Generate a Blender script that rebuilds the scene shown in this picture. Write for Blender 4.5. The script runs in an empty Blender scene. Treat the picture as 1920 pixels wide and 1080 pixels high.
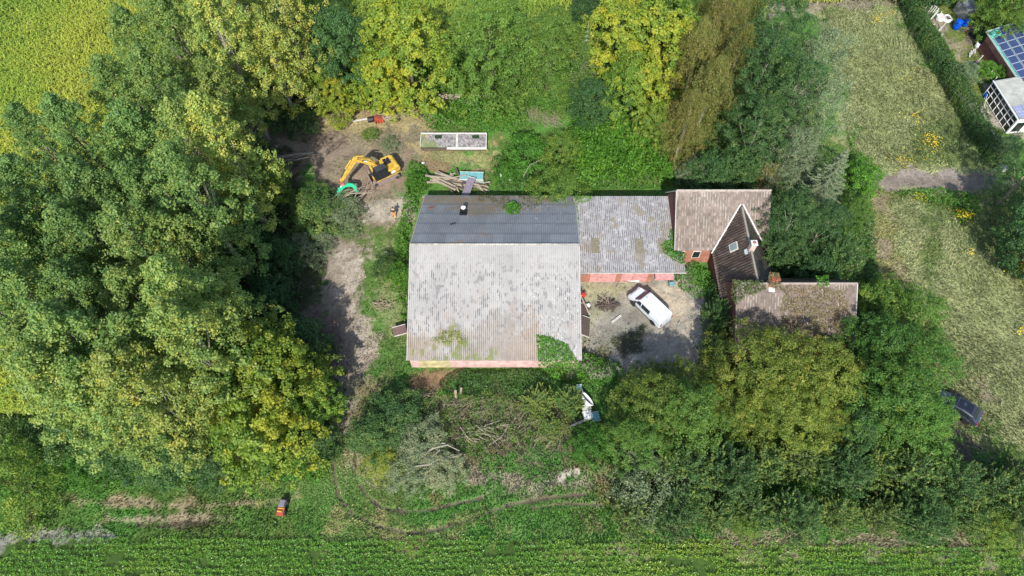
import bpy, math, random
import numpy as np
from mathutils import Vector, Matrix
rad = math.radians
S = bpy.context.scene
COL = S.collection
random.seed(7); RNG = np.random.default_rng(7)
# ------------------------------------------------------------------ camera, sky, sun, exposure
HC, TH, FP = 65.0, rad(30), 1251.0
cam = bpy.data.objects.new('camera', bpy.data.cameras.new('camera'))
COL.objects.link(cam); S.camera = cam
cam.location = (0, 0, HC); cam.rotation_euler = (TH, 0, 0)
cam.data.sensor_width = 36; cam.data.lens = 36 * FP / 1920
cam.data.clip_start = 1; cam.data.clip_end = 3000
SUN_EL, SUN_AZ = rad(43), rad(5)
w = bpy.data.worlds.new('World'); S.world = w; w.use_nodes = True
nt = w.node_tree; bg = nt.nodes['Background']
sky = nt.nodes.new('ShaderNodeTexSky'); sky.sky_type = 'NISHITA'; sky.sun_disc = False
sky.sun_elevation = SUN_EL; sky.sun_rotation = math.pi + SUN_AZ
nt.links.new(sky.outputs[0], bg.inputs[0]); bg.inputs[1].default_value = 0.15
sl = bpy.data.lights.new('sun', 'SUN'); sl.energy = 3.7; sl.angle = rad(0.55); sl.color = (1, 0.965, 0.9)
so = bpy.data.objects.new('sun', sl); COL.objects.link(so); so.location = (0, 0, 90)
sd = Vector((math.sin(SUN_AZ) * math.cos(SUN_EL), math.cos(SUN_AZ) * math.cos(SUN_EL), -math.sin(SUN_EL)))
so.rotation_euler = sd.to_track_quat('-Z', 'Y').to_euler()
S.view_settings.view_transform = 'Standard'; S.view_settings.look = 'None'
S.view_settings.exposure = 0.66; S.view_settings.gamma = 1; S.view_settings.use_curve_mapping = False
S.render.resolution_x, S.render.resolution_y = 1024, 576
S.render.engine = 'CYCLES'
# ------------------------------------------------------------------ survey: photo point -> place on the land
cT, sT = math.cos(TH), math.sin(TH)
def P(px, py, z=0.0):
    a, b = (px - 960) / FP, (540 - py) / FP
    t = (HC - z) / (cT - b * sT)
    return Vector((a * t, (sT + b * cT) * t, z))
def Pn(px, py, z):
    a, b = (px - 960) / FP, (540 - py) / FP
    t = (HC - z) / (cT - b * sT)
    return np.stack([a * t, (sT + b * cT) * t, z + 0 * t], -1)
def Pplane(px, py, z0, gx, gy, x0, y0):
    """point on the plane z = z0 + gx (x-x0) + gy (y-y0)"""
    a, b = (px - 960) / FP, (540 - py) / FP
    dx, dy, dz = a, sT + b * cT, -(cT - b * sT)
    t = (z0 - gx * x0 - gy * y0 - HC) / (dz - gx * dx - gy * dy)
    return np.stack([dx * t, dy * t, HC + dz * t], -1)
# ------------------------------------------------------------------ noise and polygons
def vnoise(x, y, seed=0):
    xi, yi = np.floor(x).astype(np.int64), np.floor(y).astype(np.int64)
    fx, fy = x - xi, y - yi
    fx, fy = fx * fx * (3 - 2 * fx), fy * fy * (3 - 2 * fy)
    def h(i, j):
        n = (i * 374761393 + j * 668265263 + seed * 1442695) & 0xffffffff
        n = ((n ^ (n >> 13)) * 1274126177) & 0xffffffff
        return ((n ^ (n >> 16)) & 0xffff) / 65535.0
    return (h(xi, yi) * (1 - fx) + h(xi + 1, yi) * fx) * (1 - fy) + (h(xi, yi + 1) * (1 - fx) + h(xi + 1, yi + 1) * fx) * fy
def fbm(x, y, seed=0, o=4):
    r, a, s = 0, 0.5, 0
    for k in range(o):
        r = r + a * vnoise(x * 2 ** k + 17 * k, y * 2 ** k - 9 * k, seed + k); s += a; a *= 0.55
    return r / s
def sdist(x, y, poly):
    """signed distance to a polygon, positive inside"""
    inside = np.zeros(x.shape, bool); d = np.full(x.shape, 1e9)
    n = len(poly)
    for i in range(n):
        x1, y1 = poly[i][0], poly[i][1]; x2, y2 = poly[(i + 1) % n][0], poly[(i + 1) % n][1]
        c = ((y1 > y) != (y2 > y))
        with np.errstate(divide='ignore', invalid='ignore'):
            xx = (x2 - x1) * (y - y1) / ((y2 - y1) if y2 != y1 else 1e-9) + x1
        inside ^= c & (x < xx)
        L = (x2 - x1) ** 2 + (y2 - y1) ** 2 + 1e-9
        t = np.clip(((x - x1) * (x2 - x1) + (y - y1) * (y2 - y1)) / L, 0, 1)
        d = np.minimum(d, np.hypot(x - x1 - t * (x2 - x1), y - y1 - t * (y2 - y1)))
    return np.where(inside, d, -d)
def dline(x, y, pts):
    d = np.full(x.shape, 1e9)
    for (x1, y1), (x2, y2) in zip(pts[:-1], pts[1:]):
        L = (x2 - x1) ** 2 + (y2 - y1) ** 2 + 1e-9
        t = np.clip(((x - x1) * (x2 - x1) + (y - y1) * (y2 - y1)) / L, 0, 1)
        d = np.minimum(d, np.hypot(x - x1 - t * (x2 - x1), y - y1 - t * (y2 - y1)))
    return d
def G(pts, z=0): return [tuple(P(a, b, z))[:2] for a, b in pts]
def sm(e0, e1, x):
    t = np.clip((x - e0) / (e1 - e0), 0, 1); return t * t * (3 - 2 * t)
# ------------------------------------------------------------------ materials
def nodes(m):
    m.use_nodes = True; t = m.node_tree
    return t, t.nodes, t.links, t.nodes['Principled BSDF']
def mat(name, c, rough=0.7, metal=0.0, var=0.12, scale=6.0, bump=0.0, spec=0.4, coat=0.0):
    m = bpy.data.materials.new(name); t, N, L, b = nodes(m)
    tc = N.new('ShaderNodeTexCoord'); nz = N.new('ShaderNodeTexNoise'); nz.inputs['Scale'].default_value = scale
    nz.inputs['Detail'].default_value = 6
    L.new(tc.outputs['Object'], nz.inputs['Vector'])
    mr = N.new('ShaderNodeMapRange'); mr.inputs[1].default_value = 0.3; mr.inputs[2].default_value = 0.7
    mr.inputs[3].default_value = 1 - var; mr.inputs[4].default_value = 1 + var
    L.new(nz.outputs[0], mr.inputs[0])
    mx = N.new('ShaderNodeVectorMath'); mx.operation = 'SCALE'; mx.inputs[0].default_value = c[:3]
    L.new(mr.outputs[0], mx.inputs['Scale']); L.new(mx.outputs[0], b.inputs['Base Color'])
    b.inputs['Roughness'].default_value = rough; b.inputs['Metallic'].default_value = metal
    b.inputs['Specular IOR Level'].default_value = spec; b.inputs['Coat Weight'].default_value = coat
    if bump:
        bp = N.new('ShaderNodeBump'); bp.inputs['Strength'].default_value = bump; bp.inputs['Distance'].default_value = 0.05
        L.new(nz.outputs[0], bp.inputs['Height']); L.new(bp.outputs[0], b.inputs['Normal'])
    return m
def mat_col(name, rough=0.85, s1=1.5, s2=14.0, lo=0.72, hi=1.28, bump=0.0, spec=0.3):
    """own colour of each face (attribute col) with two scales of mottling"""
    m = bpy.data.materials.new(name); t, N, L, b = nodes(m)
    at = N.new('ShaderNodeAttribute'); at.attribute_name = 'col'
    tc = N.new('ShaderNodeTexCoord'); prev = at.outputs['Color']
    for sc in (s1, s2):
        nz = N.new('ShaderNodeTexNoise'); nz.inputs['Scale'].default_value = sc; nz.inputs['Detail'].default_value = 5
        L.new(tc.outputs['Object'], nz.inputs['Vector'])
        mr = N.new('ShaderNodeMapRange'); mr.inputs[1].default_value = 0.3; mr.inputs[2].default_value = 0.7
        mr.inputs[3].default_value = lo; mr.inputs[4].default_value = hi; L.new(nz.outputs[0], mr.inputs[0])
        mx = N.new('ShaderNodeVectorMath'); mx.operation = 'SCALE'
        L.new(prev, mx.inputs[0]); L.new(mr.outputs[0], mx.inputs['Scale']); prev = mx.outputs[0]
    L.new(prev, b.inputs['Base Color']); b.inputs['Roughness'].default_value = rough
    b.inputs['Specular IOR Level'].default_value = spec
    if bump:
        bp = N.new('ShaderNodeBump'); bp.inputs['Strength'].default_value = bump; bp.inputs['Distance'].default_value = 0.06
        L.new(nz.outputs[0], bp.inputs['Height']); L.new(bp.outputs[0], b.inputs['Normal'])
    return m
def mat_leaf(name, cols, trans=0.3, rough=0.5, spec=0.35):
    """leaf colour from attribute hue; the object's own colour (red channel) shifts it towards autumn"""
    m = bpy.data.materials.new(name); t, N, L, b = nodes(m)
    at = N.new('ShaderNodeAttribute'); at.attribute_name = 'hue'
    oi = N.new('ShaderNodeObjectInfo'); sp = N.new('ShaderNodeSeparateColor'); L.new(oi.outputs['Color'], sp.inputs[0])
    ad = N.new('ShaderNodeMath'); ad.operation = 'ADD'; L.new(at.outputs['Fac'], ad.inputs[0]); L.new(sp.outputs[0], ad.inputs[1])
    sb = N.new('ShaderNodeMath'); sb.operation = 'SUBTRACT'; L.new(ad.outputs[0], sb.inputs[0]); sb.inputs[1].default_value = 0.5
    cr = N.new('ShaderNodeValToRGB'); L.new(sb.outputs[0], cr.inputs[0])
    e = cr.color_ramp.elements
    while len(e) < len(cols): e.new(0.5)
    for i, c in enumerate(cols):
        e[i].position = i / (len(cols) - 1); e[i].color = (*c, 1)
    hs = N.new('ShaderNodeHueSaturation'); L.new(cr.outputs[0], hs.inputs['Color'])
    mr = N.new('ShaderNodeMapRange'); L.new(oi.outputs['Random'], mr.inputs[0]); mr.inputs[3].default_value = 0.86; mr.inputs[4].default_value = 1.14
    L.new(mr.outputs[0], hs.inputs['Value'])
    L.new(hs.outputs[0], b.inputs['Base Color']); b.inputs['Roughness'].default_value = rough
    b.inputs['Specular IOR Level'].default_value = spec
    tr = N.new('ShaderNodeBsdfTranslucent'); L.new(hs.outputs[0], tr.inputs[0])
    mi = N.new('ShaderNodeMixShader'); mi.inputs[0].default_value = trans
    L.new(b.outputs[0], mi.inputs[1]); L.new(tr.outputs[0], mi.inputs[2])
    L.new(mi.outputs[0], N['Material Output'].inputs['Surface'])
    return m
def mat_brick(name, c1, c2, mortar, sx=1.0, pink=0.0):
    m = bpy.data.materials.new(name); t, N, L, b = nodes(m)
    tc = N.new('ShaderNodeTexCoord'); mp = N.new('ShaderNodeMapping'); L.new(tc.outputs['Object'], mp.inputs[0])
    mp.inputs['Rotation'].default_value = (rad(90), 0, 0)
    br = N.new('ShaderNodeTexBrick'); L.new(mp.outputs[0], br.inputs[0]); br.inputs['Scale'].default_value = 4.0 * sx
    br.inputs['Color1'].default_value = (*c1, 1); br.inputs['Color2'].default_value = (*c2, 1)
    br.inputs['Mortar'].default_value = (*mortar, 1); br.inputs['Mortar Size'].default_value = 0.02
    nz = N.new('ShaderNodeTexNoise'); nz.inputs['Scale'].default_value = 1.3; nz.inputs['Detail'].default_value = 8
    L.new(tc.outputs['Object'], nz.inputs[0])
    mr = N.new('ShaderNodeMapRange'); mr.inputs[1].default_value = 0.3; mr.inputs[2].default_value = 0.7
    mr.inputs[3].default_value = 0.65; mr.inputs[4].default_value = 1.2; L.new(nz.outputs[0], mr.inputs[0])
    mx = N.new('ShaderNodeVectorMath'); mx.operation = 'SCALE'; L.new(br.outputs[0], mx.inputs[0]); L.new(mr.outputs[0], mx.inputs['Scale'])
    L.new(mx.outputs[0], b.inputs['Base Color']); b.inputs['Roughness'].default_value = 0.9
    return m
M = {}
M['yellow'] = mat('machine yellow paint', (0.6, 0.38, 0.06), 0.55, 0, 0.35, 2.5)
M['black'] = mat('black paint', (0.02, 0.02, 0.024), 0.45, 0, 0.3, 5)
M['darkgrey'] = mat('dark grey steel', (0.06, 0.06, 0.065), 0.5, 0.3, 0.25, 6)
M['rubber'] = mat('rubber', (0.025, 0.024, 0.023), 0.85, 0, 0.3, 8)
M['mudsteel'] = mat('muddy track steel', (0.26, 0.2, 0.17), 0.85, 0, 0.35, 9, 0.4)
M['glass'] = mat('dark window glass', (0.015, 0.022, 0.025), 0.08, 0, 0.1, 4, spec=0.7)
M['green'] = mat('grapple green paint', (0.0, 0.45, 0.2), 0.4, 0, 0.15, 4)
M['rust'] = mat('rusty red steel', (0.3, 0.07, 0.04), 0.7, 0, 0.3, 9)
M['white'] = mat('white paint', (0.66, 0.69, 0.74), 0.35, 0, 0.07, 1.5, coat=0.2)
M['oldwhite'] = mat('weathered white paint', (0.6, 0.58, 0.52), 0.7, 0, 0.2, 5)
M['chrome'] = mat('bright steel', (0.6, 0.6, 0.6), 0.25, 1.0, 0.05, 4)
M['redlamp'] = mat('red lamp glass', (0.3, 0.01, 0.01), 0.2, 0, 0.05, 4)
M['plate'] = mat('pale plate', (0.7, 0.7, 0.66), 0.4, 0, 0.03, 4)
M['carpaint'] = mat('dark blue grey car paint', (0.05, 0.058, 0.08), 0.25, 0.3, 0.06, 2, coat=0.6)
M['trim'] = mat('grey trim', (0.22, 0.23, 0.25), 0.5, 0, 0.1, 5)
M['wood'] = mat('weathered pale wood', (0.36, 0.3, 0.22), 0.8, 0, 0.35, 9, 0.3)
M['wooddark'] = mat('dark weathered wood', (0.1, 0.075, 0.06), 0.85, 0, 0.35, 9, 0.3)
M['woodnew'] = mat('split log wood', (0.5, 0.36, 0.2), 0.8, 0, 0.35, 9)
M['bark'] = mat('brown bark', (0.12, 0.095, 0.07), 0.9, 0, 0.35, 9, 0.5)
M['palebark'] = mat('pale bark', (0.3, 0.27, 0.2), 0.85, 0, 0.3, 6, 0.4)
M['twig'] = mat('dry twig', (0.32, 0.26, 0.18), 0.9, 0, 0.4, 5)
M['twigdark'] = mat('dark twig', (0.14, 0.1, 0.08), 0.9, 0, 0.4, 5)
M['orange'] = mat('orange work cloth', (0.9, 0.35, 0.05), 0.8, 0, 0.1, 9)
M['darkcloth'] = mat('dark work cloth', (0.06, 0.055, 0.05), 0.9, 0, 0.2, 9)
M['skin'] = mat('skin', (0.5, 0.3, 0.22), 0.6, 0, 0.05, 9)
M['hair'] = mat('brown hair', (0.06, 0.04, 0.03), 0.7, 0, 0.2, 20)
M['concrete'] = mat('grey concrete', (0.36, 0.35, 0.32), 0.9, 0, 0.25, 3, 0.3)
M['teal'] = mat('faded teal plastic', (0.16, 0.38, 0.38), 0.5, 0, 0.2, 4)
M['blue'] = mat('blue plastic', (0.0, 0.09, 0.6), 0.35, 0, 0.1, 4)
M['tarp'] = mat('purple grey felt', (0.2, 0.17, 0.2), 0.8, 0, 0.2, 4)
M['solar'] = mat('solar cell', (0.05, 0.075, 0.17), 0.22, 0.1, 0.1, 2, spec=0.6)
M['alu'] = mat('aluminium frame', (0.6, 0.62, 0.66), 0.4, 0.3, 0.05, 4)
M['poly'] = mat('pale corrugated plastic', (0.45, 0.47, 0.42), 0.6, 0, 0.15, 3)
M['gutter'] = mat('pale gutter', (0.42, 0.4, 0.37), 0.6, 0, 0.12, 4)
M['white2'] = mat('white plastic', (0.78, 0.78, 0.76), 0.4, 0, 0.08, 4)
M['brick'] = mat_brick('orange red brick', (0.42, 0.15, 0.09), (0.34, 0.11, 0.07), (0.36, 0.28, 0.22))
M['brickdark'] = mat_brick('dark red brick', (0.2, 0.06, 0.045), (0.14, 0.045, 0.035), (0.15, 0.12, 0.1))
M['pinkwall'] = mat_brick('faded pink block wall', (0.62, 0.38, 0.34), (0.58, 0.34, 0.31), (0.6, 0.5, 0.45), 0.6)
M['pinkdoor'] = mat('faded pink boards', (0.54, 0.26, 0.24), 0.8, 0, 0.3, 2.5)
M['mossconcrete'] = mat('yellow mossed concrete', (0.44, 0.38, 0.2), 0.9, 0, 0.35, 1.6)
M['ground'] = mat_col('ground', 0.95, 0.55, 4.5, 0.8, 1.2, 0.35, 0.1)
M['blade'] = mat_col('grass blade', 0.75, 0.4, 3.0, 0.85, 1.18, 0, 0.2)
M['roofsheet'] = mat_col('fibre cement sheet', 0.9, .6, 22.0, 0.93, 1.07, 0, 0.15)
M['tile'] = mat_col('roof tile', 0.8, 1.0, 12.0, 0.82, 1.18, 0, 0.3)
g3 = lambda *a: a
M['poplar'] = mat_leaf('poplar leaf', [(0.075, 0.165, 0.045), (0.155, 0.27, 0.065), (0.28, 0.36, 0.075), (0.5, 0.46, 0.08)])
M['broad'] = mat_leaf('broad leaf', [(0.05, 0.12, 0.02), (0.12, 0.23, 0.03), (0.26, 0.35, 0.04), (0.46, 0.44, 0.04)], .38)
M['ash'] = mat_leaf('ash leaf', [(0.05, 0.13, 0.025), (0.1, 0.2, 0.03), (0.16, 0.25, 0.035), (0.32, 0.33, 0.05)])
M['olive'] = mat_leaf('olive leaf', [(0.045, 0.1, 0.018), (0.11, 0.175, 0.025), (0.21, 0.26, 0.035), (0.38, 0.33, 0.05)])
M['birch'] = mat_leaf('birch leaf', [(0.08, 0.12, 0.02), (0.17, 0.19, 0.04), (0.25, 0.22, 0.06), (0.36, 0.25, 0.07)])
M['dark'] = mat_leaf('dark leaf', [(0.03, 0.08, 0.025), (0.055, 0.13, 0.035), (0.09, 0.175, 0.045), (0.24, 0.3, 0.06)])
M['silver'] = mat_leaf('silver leaf', [(0.1, 0.16, 0.08), (0.18, 0.25, 0.12), (0.26, 0.32, 0.16), (0.36, 0.36, 0.18)])
M['bright'] = mat_leaf('bright leaf', [(0.04, 0.12, 0.015), (0.07, 0.2, 0.02), (0.13, 0.3, 0.03), (0.3, 0.42, 0.04)])
M['creeper'] = mat_leaf('autumn creeper leaf', [(0.07, 0.12, 0.03), (0.17, 0.16, 0.06), (0.28, 0.2, 0.1), (0.4, 0.22, 0.12)])
M['maize'] = mat_leaf('maize leaf', [(0.13, 0.24, 0.03), (0.2, 0.34, 0.04), (0.31, 0.43, 0.05), (0.44, 0.48, 0.06)])
M['lime'] = mat_leaf('lime green leaf', [(0.045, 0.12, 0.022), (0.09, 0.21, 0.032), (0.19, 0.28, 0.038), (0.34, 0.38, 0.05)])
M['beet'] = mat_leaf('beet leaf', [(0.045, 0.15, 0.015), (0.075, 0.24, 0.025), (0.14, 0.34, 0.035), (0.36, 0.45, 0.05)], spec=0.5, rough=0.4)
M['flower'] = mat('yellow flower', (0.85, 0.55, 0.0), 0.7, 0, 0.15, 9)
# ------------------------------------------------------------------ mesh helpers
def new_mesh(name, V, quads=None, tris=None, col=None, hue=None, smooth=False):
    """numpy mesh: quads (n,4) and/or tris (n,3)"""
    me = bpy.data.meshes.new(name); V = np.asarray(V, np.float32)
    me.vertices.add(len(V)); me.vertices.foreach_set('co', V.ravel())
    idx, start, s = [], [], 0
    for F, k in ((quads, 4), (tris, 3)):
        if F is not None and len(F):
            F = np.asarray(F, np.int32); idx.append(F.ravel()); start.append(s + k * np.arange(len(F))); s += F.size
    idx = np.concatenate(idx); start = np.concatenate(start).astype(np.int32)
    me.loops.add(len(idx)); me.loops.foreach_set('vertex_index', idx.astype(np.int32))
    me.polygons.add(len(start)); me.polygons.foreach_set('loop_start', start)
    me.update(calc_edges=True)
    if col is not None:
        a = me.attributes.new('col', 'FLOAT_COLOR', 'FACE')
        c = np.ones((len(start), 4), np.float32); c[:, :3] = col; a.data.foreach_set('color', c.ravel())
    if hue is not None:
        a = me.attributes.new('hue', 'FLOAT', 'FACE'); a.data.foreach_set('value', np.asarray(hue, np.float32))
    if smooth: me.polygons.foreach_set('use_smooth', np.ones(len(start), bool))
    me.validate()
    return me
def link(name, me, m=None, parent=None):
    o = bpy.data.objects.new(name, me); COL.objects.link(o)
    if m is not None and not me.materials: me.materials.append(m)
    if parent is not None: o.parent = parent
    return o
def tag(o, label=None, cat=None, group=None, kind=None):
    if label: o['label'] = label
    if cat: o['category'] = cat
    if group: o['group'] = group
    if kind: o['kind'] = kind
    return o
def thing(name, label, cat, loc=(0, 0, 0), rz=0, group=None):
    o = bpy.data.objects.new(name, None); COL.objects.link(o); o.location = loc; o.rotation_euler = (0, 0, rz)
    o.empty_display_size = 0.3
    return tag(o, label, cat, group)
class MB:
    def __init__(s): s.v, s.f = [], []
    def add(s, vs, fs):
        k = len(s.v); s.v += [tuple(v) for v in vs]; s.f += [tuple(i + k for i in f) for f in fs]; return s
    def box(s, x0, x1, y0, y1, z0, z1, rz=0, c=None, tx=0, ty=0):
        vs = [Vector((x, y, z)) for z in (z0, z1) for y in (y0, y1) for x in (x0, x1)]
        if rz or tx or ty:
            o = Vector(c) if c else Vector(((x0 + x1) / 2, (y0 + y1) / 2, (z0 + z1) / 2))
            R = Matrix.Rotation(rz, 3, 'Z') @ Matrix.Rotation(ty, 3, 'Y') @ Matrix.Rotation(tx, 3, 'X')
            vs = [R @ (v - o) + o for v in vs]
        return s.add(vs, [(0, 2, 3, 1), (4, 5, 7, 6), (0, 1, 5, 4), (2, 6, 7, 3), (0, 4, 6, 2), (1, 3, 7, 5)])
    def prism(s, prof, y0, y1, ax='y', inset=None):
        """profile in x,z extruded along y (inset = scale of width for each profile point)"""
        n = len(prof); A, B = [], []
        for i, (x, z) in enumerate(prof):
            k = inset[i] if inset else 0
            A.append((x, y0 + k, z)); B.append((x, y1 - k, z))
        vs = A + B; fs = [tuple(range(n)), tuple(range(2 * n - 1, n - 1, -1))]
        fs += [(i, i + n, (i + 1) % n + n, (i + 1) % n) for i in range(n)]
        if ax == 'x': vs = [(y, x, z) for x, y, z in vs]
        return s.add(vs, fs)
    def poly(s, pts, th):
        """flat outline in x,y at its own z, given thickness downwards"""
        n = len(pts); return s.add([tuple(p) for p in pts] + [(p[0], p[1], p[2] - th) for p in pts],
            [tuple(range(n)), tuple(range(2 * n - 1, n - 1, -1))] + [(i, i + n, (i + 1) % n + n, (i + 1) % n) for i in range(n)])
    def tube(s, pts, rs, n=7, cap=True):
        pts = [Vector(p) for p in pts]; k0 = len(s.v)
        if not hasattr(rs, '__len__'): rs = [rs] * len(pts)
        up = Vector((0.13, 0.31, 0.94))
        for i, p in enumerate(pts):
            d = (pts[min(i + 1, len(pts) - 1)] - pts[max(i - 1, 0)])
            d = d.normalized() if d.length > 1e-6 else Vector((0, 0, 1))
            a = d.cross(up); a = a.normalized() if a.length > 0.05 else d.cross(Vector((1, 0, 0))).normalized()
            b = d.cross(a)
            for j in range(n):
                t = 2 * math.pi * j / n; s.v.append(tuple(p + (a * math.cos(t) + b * math.sin(t)) * rs[i]))
        for i in range(len(pts) - 1):
            for j in range(n):
                j2 = (j + 1) % n
                s.f.append((k0 + i * n + j, k0 + i * n + j2, k0 + (i + 1) * n + j2, k0 + (i + 1) * n + j))
        if cap:
            s.f.append(tuple(k0 + j for j in range(n))[::-1]); s.f.append(tuple(k0 + (len(pts) - 1) * n + j for j in range(n)))
        return s
    def wheel(s, c, r, w_, axis='y', n=18, r2=None, bev=0.03):
        """solid disc with a rounded rim"""
        c = Vector(c); ring = [(-w_ / 2, r - bev), (-w_ / 2 + bev, r), (w_ / 2 - bev, r), (w_ / 2, r - bev)]
        if r2 is not None: ring = [(-w_ / 2, r2)] + ring + [(w_ / 2, r2)]
        k0 = len(s.v); m = len(ring)
        for j in range(n):
            t = 2 * math.pi * j / n
            for (o, rr) in ring:
                if axis == 'y': s.v.append((c.x + rr * math.cos(t), c.y + o, c.z + rr * math.sin(t)))
                elif axis == 'x': s.v.append((c.x + o, c.y + rr * math.cos(t), c.z + rr * math.sin(t)))
                else: s.v.append((c.x + rr * math.cos(t), c.y + rr * math.sin(t), c.z + o))
        for j in range(n):
            j2 = (j + 1) % n
            for i in range(m - 1): s.f.append((k0 + j * m + i, k0 + j2 * m + i, k0 + j2 * m + i + 1, k0 + j * m + i + 1))
            if r2 is not None: s.f.append((k0 + j * m + m - 1, k0 + j2 * m + m - 1, k0 + j2 * m, k0 + j * m))
        if r2 is None:
            s.f.append(tuple(k0 + j * m for j in range(n))); s.f.append(tuple(k0 + j * m + m - 1 for j in range(n))[::-1])
        return s
    def build(s, name, m, parent=None, bevel=0, smooth=False, seg=2, sub=0):
        me = bpy.data.meshes.new(name); me.from_pydata(s.v, [], s.f); me.update()
        import bmesh
        b = bmesh.new(); b.from_mesh(me); bmesh.ops.recalc_face_normals(b, faces=b.faces); b.to_mesh(me); b.free()
        if smooth: me.polygons.foreach_set('use_smooth', [True] * len(me.polygons))
        o = link(name, me, m, parent)
        if bevel:
            q = o.modifiers.new('bevel', 'BEVEL'); q.width = bevel; q.segments = seg; q.limit_method = 'ANGLE'; q.angle_limit = rad(35)
        if sub:
            q = o.modifiers.new('sub', 'SUBSURF'); q.levels = sub; q.render_levels = sub
        return o
def struct(o): o['kind'] = 'structure'; return o
# ------------------------------------------------------------------ the ground: soil, grass, dry grass, yard
GRASS, LUSH, DRY = (0.1, 0.155, 0.04), (0.085, 0.21, 0.04), (0.3, 0.31, 0.15)
SOIL, DSOIL, PALE = (0.235, 0.185, 0.135), (0.09, 0.07, 0.05), (0.42, 0.37, 0.3)
FLOOR, CONC, MULCH, STRAW = (0.055, 0.06, 0.03), (0.29, 0.265, 0.215), (0.22, 0.14, 0.085), (0.36, 0.3, 0.15)
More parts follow.
